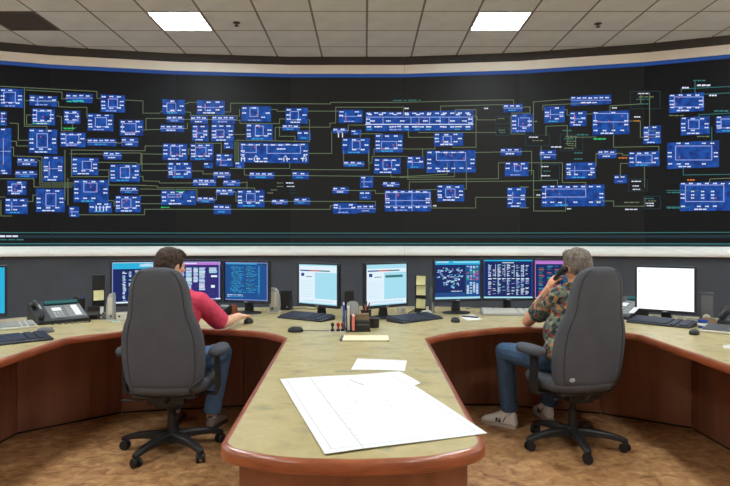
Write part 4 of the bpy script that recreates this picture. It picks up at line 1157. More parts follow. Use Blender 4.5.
# paper goods
def sheet(name, pts, z, label, cat, m, th=0.0012, grid=(8, 8), wave=0.002, group=None, seed=1):
    """a sheet lying on the desk given by its four plan corners, gently wavy"""
    r = random.Random(seed); a, b, c, d = [Vector(p) for p in pts]
    ph = [r.uniform(0, 6) for _ in range(4)]
    cx = (a + b + c + d) / 4
    nx, ny = grid; vs = []; fs = []
    for layer in (0, 1):
        for j in range(ny + 1):
            for i in range(nx + 1):
                u, v = i / nx, j / ny
                p = (a * (1 - u) + b * u) * (1 - v) + (d * (1 - u) + c * u) * v
                h = wave * (0.5 + 0.5 * math.sin(u * 5 + ph[0]) * math.sin(v * 6 + ph[1])) 
                vs.append((p.x - cx.x, p.y - cx.y, h + (th if layer else 0)))
    N = (nx + 1) * (ny + 1)
    for j in range(ny):
        for i in range(nx):
            q = j * (nx + 1) + i
            fs.append((N + q, N + q + 1, N + q + nx + 2, N + q + nx + 1)); fs.append((q, q + nx + 1, q + nx + 2, q + 1))
    rim = [i for i in range(nx)] + [nx + j * (nx + 1) for j in range(ny)] + [ny * (nx + 1) + nx - i for i in range(nx)] + [(ny - j) * (nx + 1) for j in range(ny)]
    for k in range(len(rim)):
        p, q = rim[k], rim[(k + 1) % len(rim)]
        fs.append((p, q, N + q, N + p))
    o = link(name, MB().add(vs, fs).mesh(name, m, True), None, (cx.x, cx.y, z))
    tag(o, label, cat, group)
    def at(u, v, e=0.0005):
        p = (a * (1 - u) + b * u) * (1 - v) + (d * (1 - u) + c * u) * v
        h = wave * (0.5 + 0.5 * math.sin(u * 5 + ph[0]) * math.sin(v * 6 + ph[1]))
        return (p.x - cx.x, p.y - cx.y, h + th + e)
    return o, at
PD = lambda x, y: desk_pt(x, y)
sheet('paper_sheet', [PD(299, 381), PD(399.5, 371.5), PD(421, 383.5), PD(345, 412)], DZ + .0004, 'lower white plan sheet showing at the far right edge of the big drawing', 'paper', M_PAPER, seed=3, group='plan sheets on the table')
big, at = sheet('plan_sheet', [PD(280, 380.6), PD(393.5, 373), PD(487, 434.2), PD(325, 456)], DZ + .0025, 'big white engineering drawing spread on the near end of the table', 'paper', M_PAPER, grid=(14, 24), wave=.004, seed=5, group='plan sheets on the table')
ink = MB(); rr = random.Random(11)
def inkline(u0, v0, u1, v1, wd=.0016):
    n = max(2, int(14 * max(abs(u1 - u0), abs(v1 - v0))) + 1)
    for i in range(n):
        ua, va, ub, vb = u0 + (u1 - u0) * i / n, v0 + (v1 - v0) * i / n, u0 + (u1 - u0) * (i + 1) / n, v0 + (v1 - v0) * (i + 1) / n
        p, q = Vector(at(ua, va)), Vector(at(ub, vb)); t_ = (q - p); t_.z = 0; t_.normalize(); nn = Vector((-t_.y, t_.x, 0)) * wd / 2
        ink.add([p - nn, q - nn, q + nn, p + nn], [(0, 1, 2, 3)])
inkline(.05, .03, .95, .03); inkline(.05, .03, .05, .97); inkline(.95, .03, .95, .97); inkline(.05, .97, .95, .97)
inkline(.25, .0, .22, 1.0); inkline(.05, .35, .95, .35, .001); inkline(.05, .68, .95, .68, .001)
for i in range(70):
    u = rr.uniform(.3, .9); v = rr.choice((.2, .24, .42, .46, .5, .56, .6)) + rr.uniform(-.01, .01)
    if rr.random() < .5: inkline(u, v, u + rr.uniform(.01, .05), v)
    else: inkline(u, v, u, v + rr.uniform(.01, .03))
for i in range(24):
    v = .1 + i * .035
    inkline(.225, v, .225 + rr.uniform(.01, .03), v, .004 if i % 5 == 0 else .002)
inkline(.55, .10, .62, .22, .006)
o = part('line_drawing', ink, M_INK, big, fix=False); o['kind'] = 'stuff'
sm, at = sheet('paper_sheet', [PD(357.6, 358.8), PD(407, 361), PD(404.8, 371.4), PD(351, 369.8)], DZ + .0004, 'small white sheet lying behind the big drawing', 'paper', M_PAPER, seed=8)
ink = MB()
inkline(.12, .12, .30, .12, .003); inkline(.12, .2, .4, .2, .002)
part('print', ink, M_INK, sm, fix=False)
nx_, ny_ = desk_pt(365, 339.2)
t = thing('notepad', 'cream notepad in front of the desk organiser', 'notepad', (nx_, ny_, DZ + .0005), math.radians(-1))
part('page_block', MB().rbox((.005, 0, .006), (.30, .185, .010), .002, 1), M_CREAMPAD, t)
part('cover_board', MB().rbox((0, 0, .0009), (.315, .19, .0017), .0005, 1), M_BROWN, t)
part('binding', MB().rbox((-.152, -.01, .008), (.02, .16, .014), .004, 1), M_GREYP, t)
sheet('paper_slip', [PD(459, 316.3), PD(473, 314.5), PD(482.5, 319.5), PD(468, 320.8)], DZ + .0004, 'white paper slip left of the pale grey keyboard, with a pen on it', 'paper', M_PAPER, wave=.001, seed=4)
p0, p1 = desk_pt(462, 317.2), desk_pt(477, 318.2)
pen = thing('pen', 'black pen lying on the white paper slip', 'pen', (0, 0, 0))
dv = Vector((p1[0] - p0[0], p1[1] - p0[1], 0)); ln = .15; dv.normalize()
pen.matrix_world = Matrix.Translation(((p0[0] + p1[0]) / 2 - dv.x * ln / 2, (p0[1] + p1[1]) / 2 - dv.y * ln / 2, DZ + .0082)) @ dv.to_track_quat('Z', 'Y').to_matrix().to_4x4()
part('barrel', MB().lathe([(.001, 0), (.0045, .016), (.0055, .02), (.0055, .11)], 10), M_BLACK, pen, True)
part('cap', MB().lathe([(.0058, .095), (.0058, .148), (.003, .152)], 10), M_NAVYBLACK, pen, True)
sheet('paper_slip', [PD(722.5, 346), PD(733, 344), PD(738, 348.5), PD(724, 348.5)], DZ + .0004, 'white paper slip at the right edge of the photo', 'paper', M_PAPER, wave=.001, seed=6)
sheet('paper_slip', [PD(110, 318.5), PD(120, 317.5), PD(121, 322), PD(112, 322.5)], DZ + .0004, 'small white and teal paper at the foot of the left silver speaker', 'paper', mat('pale_teal_paper', rgb(196, 226, 220), .8), wave=.001, seed=7)
# right end of the desk
mx, my = desk_pt(703, 328)
t = thing('coffee_mug', 'blue and white mug right of the dark keyboard under the blank white monitor', 'mug', (mx, my, DZ + .0005), math.radians(45))
part('cup', MB().lathe([(.028, 0), (.034, .004), (.036, .055), (.037, .058), (.034, .058), (.031, .010), (.001, .008)], 20), M_BLUEP, t, True)
part('white_band', MB().lathe([(.0366, .018), (.0372, .02), (.0374, .036), (.0368, .038)], 20), M_SOCK, t, True)
part('handle', MB().tube([(.034, 0, .046), (.052, 0, .046), (.058, 0, .030), (.050, 0, .014), (.034, 0, .012)], .005, 8), M_BLUEP, t, True)
t = thing('tape_dispenser', 'brown arched tape dispenser at the foot of the tall dark grey speaker', 'dispenser', (*desk_pt(708, 325.3), DZ + .0005), math.radians(-30))
mb = MB(); mb.loft([[(x, y, z) for x, z in fillet([(-.06, 0), (.06, 0), (.06, .035), (.035, .06), (-.035, .06), (-.06, .03)], [0, 0, .015, .02, .02, .015], 5)] for y in (-.025, .025)])
part('body', mb, M_BROWN, t)
part('tape_roll', MB().lathe([(.028, -.010), (.028, .010), (.014, .010), (.014, -.010)], 20, 0, Matrix.Translation((-.01, 0, .055)) @ Matrix.Rotation(PI / 2, 4, 'X')), M_BEIGEP, t, True)
part('cutter', MB().rbox((.058, 0, .045), (.008, .03, .014), .001, 1), M_SILVER, t)
small_phone(731, 324, -50, 'black phone at the right edge of the photo behind the beige keyboard')
# loose cables along the back of the desk
def cable(pts, label, r=.0032, m=None):
    P3 = [Vector((*desk_pt(x, y), DZ + r + .001)) for x, y in pts]
    out = []
    for i in range(len(P3) - 1):
        a, b, c, d = P3[max(i - 1, 0)], P3[i], P3[i + 1], P3[min(i + 2, len(P3) - 1)]
        for k in range(6):
            s_ = k / 6
            out.append(0.5 * ((2 * b) + (c - a) * s_ + (2 * a - 5 * b + 4 * c - d) * s_ ** 2 + (3 * b - a - 3 * c + d) * s_ ** 3))
    out.append(P3[-1]); o0 = out[0].copy()
    o = link('cable', MB().tube([p - o0 for p in out], r, 6).mesh('cable', m or M_BLACK, True), None, o0)
    tag(o, label, 'cable', 'loose cables on the desk')
cable([(293, 309.5), (303, 308.6), (312, 309.6), (325, 308.5)], 'black cable behind the left web page monitor')
cable([(466, 309), (476, 308), (488, 309.2), (497, 307.4)], 'black cable between the map monitor and the white table monitor')
cable([(515, 307.8), (530, 307), (545, 309)], 'black cable right of the white table monitor base')
cable([(652, 316.8), (658, 316.2), (668, 316.6), (694, 319.4), (700, 320)], 'grey cable behind the blank white monitor', .004, M_SILVER)
cable([(408, 313.5), (413, 311.4), (417, 312.6)], 'black cable left of the tower with three notes')
# ------------------------------------------------------------------ office chairs
def superring(w_, d_, cx, cy, z, n=32, e=2.6):
    out = []
    for j in range(n):
        a = 2 * PI * j / n
        c, s_ = math.cos(a), math.sin(a)
        out.append((cx + w_ * math.copysign(abs(c) ** (2 / e), c), cy + d_ * math.copysign(abs(s_) ** (2 / e), s_), z))
    return out

def office_chair(x, y, yaw, phase, label, badge=False, lever=True):
    t = thing('office_chair', label, 'chair', (x, y, 0), math.radians(yaw), 'high-backed office chairs')
    lv = [(.448, .17), (.455, .205), (.47, .230), (.50, .248), (.56, .258), (.64, .264), (.72, .264), (.80, .256), (.86, .238), (.91, .215), (.96, .202), (1.03, .195), (1.09, .186), (1.14, .172), (1.18, .150), (1.205, .126), (1.222, .092), (1.230, .05)]
    def cen(z):
        q = max(0.0, (z - .45) / .78)
        return -.175 - .02 * math.sin(q * PI) - .115 * q ** 1.6
    rings = []
    for i, (z, w_) in enumerate(lv):
        q = max(0.0, (z - .45) / .78)
        th_ = .052 - .008 * q
        ed = min(i, len(lv) - 1 - i)
        th_ *= (.45, .72, .9, 1)[min(ed, 3)]
        ring = superring(w_, th_, 0, cen(z), z, 40, 2.9)
        # the cushion wraps forward a little at the sides
        ring = [(px, py + .035 * (px / .26) ** 2, pz) for px, py, pz in ring]
        rings.append(ring)
    part('backrest', MB().loft(rings), M_CHAIR, t, True, ang=math.radians(80))
    seam = []
    for z, w_ in lv[2:-2]:
        ww = w_ * .80
        seam.append((ww, z))
    loop = [(a, z) for a, z in seam] + [(-a, z) for a, z in reversed(seam)]
    pts = []
    for a, z in loop:
        q = max(0.0, (z - .45) / .78); th_ = .052 - .008 * q
        fr = abs(a) / max(.01, [w2 for z2, w2 in lv if z2 == z][0])
        yy = cen(z) - th_ * (1 - fr ** 2.9) ** (1 / 2.9) + .035 * (a / .26) ** 2
        pts.append((a, yy + .0015, z))
    part('piping', MB().tube(pts, .0045, 6, True), M_PIPE, t, True)
    # seat cushion
    rings = []
    for z, w_, d_ in ((.405, .20, .19), (.41, .235, .225), (.43, .258, .248), (.46, .264, .256), (.485, .258, .250), (.50, .235, .228), (.505, .16, .15)):
        ring = superring(w_, d_, 0, .035, z, 40, 3.2)
        rings.append([(a, b, c - (.028 * max(0, (b - .18) / .1) ** 2 if c > .45 else 0)) for a, b, c in ring])
    part('seat', MB().loft(rings), M_CHAIR, t, True, ang=math.radians(80))
    part('seat_pan', MB().rbox((0, .02, .398), (.40, .38, .022), .01, 2), M_BASE, t)
    mb = MB().rbox((0, 0, .355), (.16, .25, .07), .012, 2).rbox((0, -.10, .365), (.24, .07, .05), .01, 2)
    part('mechanism', mb, M_BASE, t)
    mb = MB().tube([(0, -.08, .37), (0, -.14, .378), (0, -.175, .41), (0, -.178, .50)], .028, 10)
    part('back_bar', mb, M_BASE, t, True)
    part('gas_column', MB().lathe([(.034, .10), (.034, .16), (.030, .20), (.030, .25), (.024, .252), (.024, .33)], 20), M_BASE, t, True)
    part('hub', MB().lathe([(.045, .062), (.055, .075), (.056, .115), (.042, .135), (.034, .137)], 22), M_BASE, t, True)
    for k in range(5):
        a = math.radians(phase - yaw + 72 * k)
        M = Matrix.Rotation(a, 4, 'Z')
        prof = []
        for r, z, hw, hh in ((.03, .105, .034, .026), (.10, .108, .032, .024), (.18, .106, .028, .021), (.25, .098, .025, .018), (.305, .086, .023, .016), (.335, .078, .020, .013), (.345, .075, .012, .008)):
            prof.append([(r, hw, z - hh), (r, hw, z + hh * .5), (r, hw * .6, z + hh), (r, -hw * .6, z + hh), (r, -hw, z + hh * .5), (r, -hw, z - hh)])
        part('base_leg', MB().loft(prof, M=M), M_BASE, t, True)
        c = M @ Vector((.325, 0, 0))
        ca = bpy.data.objects.new('caster', None)
        mb = MB(); Mc = Matrix.Translation(c) @ Matrix.Rotation(a + .6 + k * 1.3, 4, 'Z')
        mb.lathe([(.010, .045), (.010, .080)], 10, 0, Mc)
        mb.rbox((.006, 0, .045), (.05, .016, .032), .006, 2, Mc)
        cp = part('caster', mb, M_BASE, t, True)
        for sd in (-1, 1):
            wm = MB().lathe([(.010, -.010), (.028, -.009), (.031, -.004), (.031, .004), (.028, .009), (.010, .010)], 18, 0, Mc @ Matrix.Translation((0, sd * .0185, .0315)) @ Matrix.Rotation(PI / 2, 4, 'X'))
            part('wheel', wm, M_BLACK, cp, True)
    for sd in (-1, 1):
        mb = MB().rbox((sd * .21, .0, .385), (.18, .06, .016), .005, 1)
        path = [(sd * .285, .0, .385), (sd * .305, .0, .42), (sd * .305, -.01, .52), (sd * .302, -.012, .648)]
        rg = [[(p[0] + dx * .012, p[1] + dy * .035, p[2]) for dx, dy in ((1, 1), (-1, 1), (-1, -1), (1, -1))] for p in path]
        mb.loft(rg)
        part('arm_post', mb, M_BASE, t)
        rings = []
        for z, w_, d_ in ((.640, .040, .115), (.645, .052, .140), (.668, .058, .148), (.688, .052, .142), (.698, .034, .115)):
            rings.append(superring(w_, d_, sd * .302, .04, z, 28, 2.6))
        part('arm_pad', MB().loft(rings), M_CHAIR, t, True, ang=math.radians(80))
    if lever:
        part('tilt_lever', MB().tube([(.17, -.12, .39), (.20, -.21, .43), (.19, -.262, .475), (.225, -.255, .505), (.262, -.225, .535)], .010, 8, rad=[.007, .008, .010, .011, .009]), M_BASE, t, True)
    part('height_lever', MB().tube([(-.07, -.06, .375), (-.18, -.14, .37), (-.26, -.19, .385)], .006, 8, rad=[.005, .005, .009]), M_BASE, t, True)
    if badge:
        part('badge', MB().lathe([(.0002, 0), (.022, 0), (.020, .003), (.0002, .004)], 24, 0, Matrix.Translation((-.165, -.232, .51)) @ Matrix.Rotation(PI / 2, 4, 'X') @ Matrix.Diagonal((1, .62, 1, 1))), M_SILVER, t, True, label='small oval silver badge')
    return t
office_chair(-1.28, 4.03, 0, 31, 'grey high-backed office chair under the man in the red shirt', lever=True)
office_chair(1.41, 4.12, 16, 51, 'grey high-backed office chair with oval badge, under the man on the phone', True, False)

# ------------------------------------------------------------------ people
def blob(name, mb, m, parent, origin, voxel=0.006, smooth=4, noise=0.0, nscale=0.02, label=None):
    """fuse overlapping rounded forms into one continuous skin"""
    me = mb.mesh(name + '_raw', m)
    o = bpy.data.objects.new(name + '_raw', me); COL.objects.link(o)
    r = o.modifiers.new('r', 'REMESH'); r.mode = 'VOXEL'; r.voxel_size = voxel; r.use_smooth_shade = True
    if smooth:
        s_ = o.modifiers.new('s', 'SMOOTH'); s_.iterations = smooth; s_.factor = 0.5
    if noise:
        tx = bpy.data.textures.new(name + '_clouds', 'CLOUDS'); tx.noise_scale = nscale
        d = o.modifiers.new('d', 'DISPLACE'); d.texture = tx; d.strength = noise; d.mid_level = 0.5; d.texture_coords = 'LOCAL'
    dg = bpy.context.evaluated_depsgraph_get(); dg.update()
    ev = o.evaluated_get(dg)
    nm = bpy.data.meshes.new_from_object(ev, depsgraph=dg)
    nm.transform(Matrix.Translation(-Vector(origin)))
    nm.materials.clear(); nm.materials.append(m)
    for p in nm.polygons: p.use_smooth = True; p.material_index = 0
    bpy.data.objects.remove(o); bpy.data.meshes.remove(me)
    c = link(name, nm, parent)
    if label: c['label'] = label
    return c

def add_hand(mb, wrist, f, n, right, curl, spread=0.0, thumb_curl=0.5, sc=1.0):
    """palm, four separate fingers and a thumb; f along the fingers, n out of the palm"""
    f = Vector(f).normalized(); n = Vector(n); n = (n - f * n.dot(f)).normalized(); s_ = f.cross(n)
    if not right: s_ = -s_          # s_ points to the thumb
    wrist = Vector(wrist)
    R = Matrix((s_, f, -n)).transposed()
    mb.ell(wrist + f * .048 * sc, (.039 * sc, .052 * sc, .016 * sc), R)
    mb.capsule(wrist - f * .02, wrist + f * .02 * sc, .026 * sc, .027 * sc)
    for i, (o_, ln, r) in enumerate(((.030, .070, .0088), (.010, .079, .0090), (-.010, .073, .0086), (-.029, .057, .0078))):
        k = wrist + f * (.088 - .004 * abs(i - 1)) * sc + s_ * o_ * sc
        base = wrist + f * .05 * sc + s_ * o_ * .8 * sc
        mb.capsule(base, k, .011 * sc, (r + .0012) * sc, 10, 4)
        p = k; ang = 0.0
        for j, (q, b) in enumerate(((.46, .55), (.30, .9), (.24, .6))):
            ang += curl * b
            d = f * math.cos(ang) + n * math.sin(ang) + s_ * spread * (1.5 - i) * .12
            e = p + d.normalized() * ln * q * sc
            mb.capsule(p, e, (r - .0006 * j) * sc, (r - .0006 * (j + 1)) * sc, 10, 4)
            p = e
    b = wrist + f * .022 * sc + s_ * .028 * sc
    k1 = b + (s_ * .75 + f * .65 + n * .25).normalized() * .036 * sc
    k2 = k1 + (s_ * .25 * (1 - thumb_curl) + f * .9 + n * .6 * thumb_curl).normalized() * .032 * sc
    k3 = k2 + (f * .9 - s_ * .2 * thumb_curl + n * .7 * thumb_curl).normalized() * .025 * sc
    mb.capsule(wrist + f * .03 * sc, b, .016 * sc, .015 * sc, 10, 4)
    mb.capsule(b, k1, .0145 * sc, .0112 * sc, 10, 4); mb.capsule(k1, k2, .0112 * sc, .0100 * sc, 10, 4); mb.capsule(k2, k3, .0100 * sc, .0078 * sc, 10, 4)

def head_parts(mb, H, neck_base):
    """H maps head coordinates (face towards +Y) to the world"""
    R = H.to_3x3()
    def E(c, r, rot=None): mb.ell(H @ Vector(c), r, R if rot is None else R @ rot)
    E((0, -.012, .035), (.074, .094, .084))
    E((0, .018, -.012), (.066, .074, .086))
    E((0, .034, -.062), (.048, .050, .042))
    E((0, .060, -.088), (.022, .020, .017))
    E((0, .070, .026), (.052, .018, .014))                       # brow
    mb.capsule(H @ Vector((0, .084, .018)), H @ Vector((0, .106, -.020)), .009, .0135, 10, 4)   # nose
    for s_ in (-1, 1):
        E((s_ * .031, .0795, .0185), (.017, .011, .008)); E((s_ * .031, .0785, -.003), (.015, .009, .006))   # eyelids
        E((s_ * .011, .092, -.024), (.009, .010, .007))
        E((s_ * .042, .060, -.020), (.022, .022, .018))          # cheekbones
        E((s_ * .058, .000, -.058), (.014, .032, .026))          # jaw corners
        E((s_ * .078, -.004, -.006), (.008, .019, .031), Matrix.Rotation(s_ * -.35, 3, 'Z'))   # ears
        E((s_ * .080, -.002, -.030), (.006, .010, .010))
    E((0, .084, -.054), (.024, .009, .006)); E((0, .083, -.064), (.020, .009, .006))   # lips
    mb.capsule(H @ Vector((0, -.022, -.055)), Vector(neck_base), .054, .060, 18, 6)

def face_bits(root, H, origin):
    I = Matrix.Translation(-Vector(origin)) @ H
    for s_ in (-1, 1):
        e = part('eye', MB().ell((s_ * .031, .078, .008), (.0125, .0125, .0105), None, 14, 10).xform(I), M_EYEW, root, True)
        part('iris', MB().ell((s_ * .031, .0885, .008), (.0055, .003, .0055), None, 12, 8).xform(I), M_IRIS, e, True)
    part('mouth', MB().ell((0, .0915, -.059), (.021, .003, .0035), None, 14, 8).xform(I), M_LIP, root, True)

def hair(root, H, m, origin, thick=0.0, nape=-.06, noise=.010):
    mb = MB(); R = H.to_3x3()
    def E(c, r): mb.ell(H @ Vector(c), r, R, 22, 14)
    k = thick
    E((0, -.016, .044), (.083 + k, .099 + k, .084 + k))
    E((0, -.050, .004), (.075 + k, .066 + k, .080 + k))
    E((0, -.062, -.045), (.058 + k, .042 + k, .045 + k))
    E((0, .040, .088), (.060 + k, .050 + k, .034 + k))
    E((.020, .058, .080), (.040 + k, .034 + k, .024 + k))
    for s_ in (-1, 1):
        E((s_ * .066, -.012, .030), (.020 + k, .052, .052))
        E((s_ * .066, -.040, -.012), (.019 + k, .030, .050))
        E((s_ * .070, .028, .016), (.010 + k, .013, .030))
    h = blob('hair', mb, m, root, origin, .0042, 3, noise, .016)
    return h

def shoe(root, heel, toe, up, m, origin, emblem=False, hs=1.0):
    """heel and toe are ground points; m is the upper's material"""
    heel = Vector(heel); toe = Vector(toe); d = (toe - heel); L = d.length; d.normalize()
    up = Vector(up).normalized(); sd = d.cross(up).normalized(); up = sd.cross(d)
    M = Matrix.Translation(heel - Vector(origin)) @ Matrix((sd, d, up)).transposed().to_4x4()
    R = M
    rings = []
    for y, w_, h, lo in ((.0, .022, .052, .018), (.012, .033, .085, .016), (.05, .037, .098, .016), (.10, .038, .096, .016), (.15, .042, .078, .016), (.20, .048, .062, .016), (.245, .047, .050, .016), (.275, .036, .042, .016), (.292, .018, .032, .018)):
        yy = y * L / .292
        ring = []
        for j in range(24):
            a = 2 * PI * j / 24
            c, s_ = math.cos(a), math.sin(a)
            z = lo + (h - lo) * (.5 + .5 * math.copysign(abs(s_) ** .8, s_))
            z = .016 + (z - .016) * hs
            ww = w_ * math.copysign(abs(c) ** .75, c) * (1 - .25 * max(0, s_) * (1 if y < .14 else .4))
            ring.append((ww, yy, z))
        rings.append(ring)
    s0 = part('shoe', MB().loft(rings, M=R), m, root, True, ang=math.radians(70))
    rings = []
    for y, w_ in ((-.004, .024), (.01, .036), (.05, .040), (.10, .039), (.15, .043), (.20, .051), (.245, .050), (.278, .038), (.297, .019)):
        yy = y * L / .292
        lift = .004 if y > .24 else 0.0
        rings.append([(-w_, yy, lift), (w_, yy, lift), (w_ * 1.02, yy, .013), (w_, yy, .024), (-w_, yy, .024), (-w_ * 1.02, yy, .013)])
    part('sole', MB().loft(rings, M=R), M_SOLE if not emblem else mat('cream_rubber', rgb(200, 192, 178), .7), s0, True)
    part('lining', MB().ell((0, .055 * L / .292, .016 + .079 * hs), (.027, .045, .012), None, 18, 10).xform(R), M_BLACK, s0, True)
    lc = MB()
    for i in range(5):
        yy = (.112 + i * .019) * L / .292; zz = .016 + (.080 - i * .0085) * hs
        lc.tube([(-.024, yy, zz - .010), (-.012, yy, zz - .001), (0, yy, zz + .002), (.012, yy, zz - .001), (.024, yy, zz - .010)], .003, 6)
    lc.xform(R)
    part('laces', lc, M_SOCK if emblem else M_BLACK, s0, True)
    if emblem:
        # the dark letter N on the outer side, and a dark heel band
        for sgn in (-1, 1):
            mb = MB()
            T = R @ Matrix.Translation((sgn * .0405, .135 * L / .292, .050)) @ Matrix.Rotation(sgn * -.10, 4, 'Y') @ Matrix.Rotation(sgn * -.09, 4, 'Z')
            q = -1 if sgn < 0 else 1
            for y0 in (-.014, .014): mb.box((0, y0, 0), (.007, .008, .034), 0, 0, T)
            mb.loft([[(xx, q * -.016, .017), (xx, q * -.008, .017), (xx, q * .016, -.017), (xx, q * .008, -.017)] for xx in (-.0035, .0035)], M=T)
            part('emblem', mb, mat('dark_navy_emblem', rgb(34, 36, 48), .5), s0)
            part('side_stripe', MB().tube([(sgn * .036, .07 * L / .292, .085), (sgn * .040, .085 * L / .292, .060), (sgn * .0405, .095 * L / .292, .040)], .0035, 6).xform(R), mat('dark_navy_emblem', rgb(34, 36, 48), .5), s0)
    return s0

def sock(root, a, b, r, origin, band=None):
    o = Vector(origin)
    s0 = part('sock', MB().tube([Vector(a) - o, (Vector(a) + Vector(b)) / 2 - o, Vector(b) - o], r, 16), M_SOCK, root, True)
    if band: part('sock_band', MB().tube([Vector(a).lerp(Vector(b), .30) - o, Vector(a).lerp(Vector(b), .52) - o], r + .003, 16), M_BLACK, s0, True)

def cut_tube(mb, pts, rs, n=20): mb.tube(pts, rs[0], n, rad=rs)

# ---- man in the red shirt
O1 = (-1.28, 4.06, 0.0)
man = thing('person', 'man with short dark hair in a red polo shirt, seated at the left, back turned', 'person', O1)
H1 = Matrix.Translation((-1.335, 4.165, 1.222)) @ Matrix.Rotation(math.radians(-38), 4, 'Z') @ Matrix.Rotation(math.radians(-8), 4, 'X')
shR, shL = Vector((-1.135, 4.14, .985)), Vector((-1.465, 4.18, 1.01))
elR, elL = Vector((-1.015, 4.33, .803)), Vector((-1.575, 4.34, .80))
wrR, wrL = Vector((-.968, 4.600, .818)), Vector((-1.44, 4.57, .79))
hipR, hipL = Vector((-1.185, 4.06, .575)), Vector((-1.375, 4.06, .575))
knR, knL = Vector((-1.045, 4.46, .575)), Vector((-1.50, 4.48, .570))
anR, anL = Vector((-1.135, 4.50, .115)), Vector((-1.44, 4.62, .115))
mb = MB()
head_parts(mb, H1, (-1.295, 4.145, 1.05))
mb.chain([(-1.285, 4.15, 1.0), (-1.28, 4.15, .86), (-1.28, 4.10, .68), (-1.28, 4.07, .58)], [.09, .105, .10, .095])
mb.capsule(shR, shL, .05, .05)
for sh, el, wr, rt in ((shR, elR, wrR, True), (shL, elL, wrL, False)):
    mb.chain([sh, el], [.048, .040]); mb.chain([el, el.lerp(wr, .3), wr], [.040, .041, .027])
add_hand(mb, wrR, (.33, 1, -.02), (0, 0, -1), True, .36, .5, .5, 1.12)
add_hand(mb, wrL, (.35, 1, -.02), (0, 0, -1), False, .25, .5, .4)
for hp, kn, an in ((hipR, knR, anR), (hipL, knL, anL)):
    mb.chain([hp, kn], [.070, .048]); mb.chain([kn, kn.lerp(an, .3), an], [.046, .046, .034])
blob('body', mb, M_SKIN, man, O1, .0036, 3)
hair(man, H1, M_HAIRB, O1, .002)
face_bits(man, H1, O1)
mb = MB()
mb.ell((-1.28, 4.085, .63), (.178, .135, .14)); mb.ell((-1.28, 4.12, .76), (.170, .125, .17)); mb.ell((-1.285, 4.15, .92), (.178, .118, .15))
mb.capsule(shR + Vector((.0, 0, -.005)), shL, .068, .068)
mb.capsule((-1.21, 4.145, 1.02), (-1.37, 4.16, 1.03), .050, .052)
for sh, el, k in ((shR, elR, .92), (shL, elL, .80)):
    e = sh.lerp(el, k)
    cut_tube(mb, [sh, sh.lerp(el, .35), sh.lerp(el, .7), e], [.068, .072, .070, .068])
blob('shirt', mb, M_REDSHIRT, man, O1, .006, 4, .012, .07)
nb = Vector((-1.298, 4.147, 1.075)) - Vector(O1)
part('collar', MB().tube([nb + Vector((.066 * math.cos(a * PI / 12), .070 * math.sin(a * PI / 12), .012 - .012 * math.sin(a * PI / 12))) for a in range(24)], .012, 8, True), M_REDSHIRT, man, True)
mb = MB()
mb.ell((-1.28, 4.065, .585), (.172, .15, .085)); 
for hp, kn, an in ((hipR, knR, anR), (hipL, knL, anL)):
    mb.chain([hp, hp.lerp(kn, .5), kn], [.086, .082, .068])
    cut_tube(mb, [kn, kn.lerp(an, .35), kn.lerp(an, .7), kn.lerp(an, .97)], [.066, .066, .062, .063])
blob('jeans', mb, M_JEANS, man, O1, .006, 3, .010, .05)
for an, heel, toe in ((anR, (-1.145, 4.455, .0), (-1.10, 4.735, .0)), (anL, (-1.45, 4.57, .0), (-1.47, 4.85, .0))):
    shoe(man, heel, toe, (0, 0, 1), M_SHOEG, O1)
    sock(man, Vector((heel[0] + .006, heel[1] + .055, .085)), an + Vector((0, .0, .09)), .038, O1, True)

# ---- man on the phone
O2 = (1.40, 4.14, 0.0)
man2 = thing('person', 'grey-haired man in a patterned shirt holding a phone to his ear, seated at right', 'person', O2)
H2 = Matrix.Translation((1.483, 4.260, 1.214)) @ Matrix.Rotation(math.radians(30), 4, 'Z') @ Matrix.Rotation(math.radians(-6), 4, 'X')
shL, shR = Vector((1.335, 4.185, 1.010)), Vector((1.600, 4.36, 1.01))
elL, elR = Vector((1.215, 4.53, .794)), Vector((1.71, 4.52, .800))
wrL, wrR = Vector((1.313, 4.375, 1.035)), Vector((1.53, 4.70, .790))
hipL, hipR = Vector((1.305, 4.10, .575)), Vector((1.50, 4.10, .575))
knL, knR = Vector((1.03, 4.475, .575)), Vector((1.50, 4.56, .57))
anL, anR = Vector((1.085, 4.555, .115)), Vector((1.435, 4.74, .115))
mb = MB()
head_parts(mb, H2, (1.462, 4.245, 1.05))
mb.chain([(1.46, 4.245, 1.0), (1.435, 4.23, .86), (1.405, 4.16, .68), (1.40, 4.12, .58)], [.09, .11, .11, .10])
mb.capsule(shR, shL, .05, .05)
for sh, el, wr in ((shR, elR, wrR), (shL, elL, wrL)):
    mb.chain([sh, el], [.050, .043]); mb.chain([el, el.lerp(wr, .3), wr], [.042, .043, .029])
EAR, MOU = Vector((1.399, 4.230, 1.198)), Vector((1.385, 4.360, 1.110))
add_hand(mb, wrL, (.30, -.42, .80), (.80, .25, -.20), False, .55, .3, .75)
add_hand(mb, wrR, (-.55, .85, -.02), (-.1, -.05, -1), True, .35, .3, .4)
for hp, kn, an in ((hipR, knR, anR), (hipL, knL, anL)):
    mb.chain([hp, kn], [.070, .048]); mb.chain([kn, kn.lerp(an, .3), an], [.046, .046, .034])
blob('body', mb, M_SKIN2, man2, O2, .0036, 3)
hair(man2, H2, M_HAIRG, O2, .004, noise=.012)
face_bits(man2, H2, O2)
mb = MB()
mb.ell((1.40, 4.12, .63), (.195, .150, .14)); mb.ell((1.412, 4.19, .76), (.186, .145, .17)); mb.ell((1.452, 4.245, .92), (.180, .122, .15), Matrix.Rotation(.6, 3, 'Z'))
mb.capsule(shR, shL, .070, .070)
mb.capsule((1.53, 4.295, 1.032), (1.40, 4.215, 1.032), .054, .054)
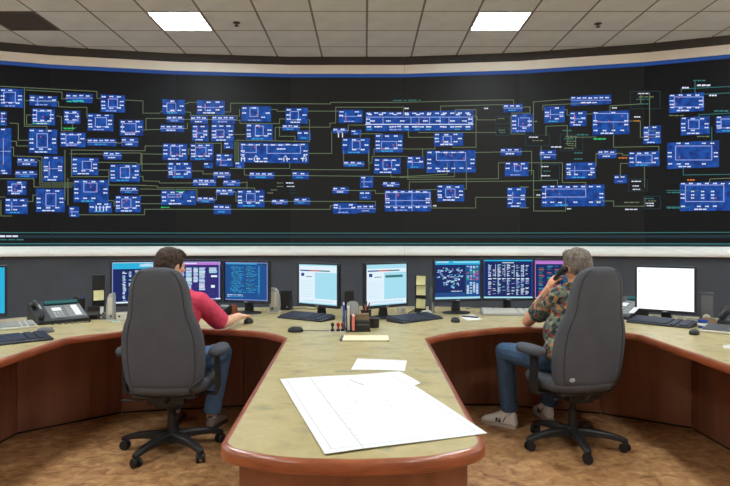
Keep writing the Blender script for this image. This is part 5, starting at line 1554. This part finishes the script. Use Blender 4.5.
for sh, el, k in ((shR, elR, .82), (shL, elL, .70)):
    e = sh.lerp(el, k)
    cut_tube(mb, [sh, sh.lerp(el, .35), sh.lerp(el, .65), e], [.070, .074, .073, .070])
blob('shirt', mb, M_HAWAII, man2, O2, .006, 4, .014, .07)
nb = Vector((1.466, 4.247, 1.075)) - Vector(O2)
part('collar', MB().tube([nb + Vector((.068 * math.cos(a * PI / 12), .072 * math.sin(a * PI / 12), .012 - .012 * math.sin(a * PI / 12))) for a in range(24)], .013, 8, True), M_HAWAII, man2, True)
mb = MB()
mb.ell((1.40, 4.10, .585), (.180, .155, .085))
for hp, kn, an in ((hipR, knR, anR), (hipL, knL, anL)):
    mb.chain([hp, hp.lerp(kn, .5), kn], [.088, .084, .070])
    cut_tube(mb, [kn, kn.lerp(an, .35), kn.lerp(an, .7), kn.lerp(an, .97)], [.068, .067, .063, .064])
blob('jeans', mb, M_JEANS2, man2, O2, .006, 3, .010, .05)
for an, heel, toe in ((anL, (1.125, 4.505, .0), (.905, 4.68, .0)), (anR, (1.435, 4.69, .0), (1.40, 4.97, .0))):
    shoe(man2, heel, toe, (0, 0, 1), M_SHOEW, O2, True, 1.42)
    dd = (Vector(toe) - Vector(heel)).normalized() * .055
    sock(man2, Vector(heel) + dd + Vector((0, 0, .085)), an + Vector((0, 0, .09)), .038, O2)
# the handset he holds
d = (MOU - EAR); L = d.length
hs = thing('phone_handset', 'black telephone handset held to the ear of the grey-haired man', 'telephone', EAR)
out = Vector((-.80, -.35, -.1)); out = (out - d.normalized() * out.dot(d.normalized())).normalized()
pts = [Vector((0, 0, 0)) + out * .002, d * .12 + out * .026, d * .35 + out * .036, d * .65 + out * .036, d * .9 + out * .026, d * 1.06 + out * .004]
part('grip', MB().tube(pts, .016, 12, rad=[.016, .022, .0165, .0165, .022, .016]), M_BLACK, hs, True)
q = d.normalized().to_track_quat('Z', 'Y').to_matrix()
part('earpiece', MB().ell(out * .012, (.028, .028, .030), q), M_BLACK, hs, True)
part('mouthpiece', MB().ell(d * 1.0 + out * .010, (.027, .027, .030), q), M_BLACK, hs, True)
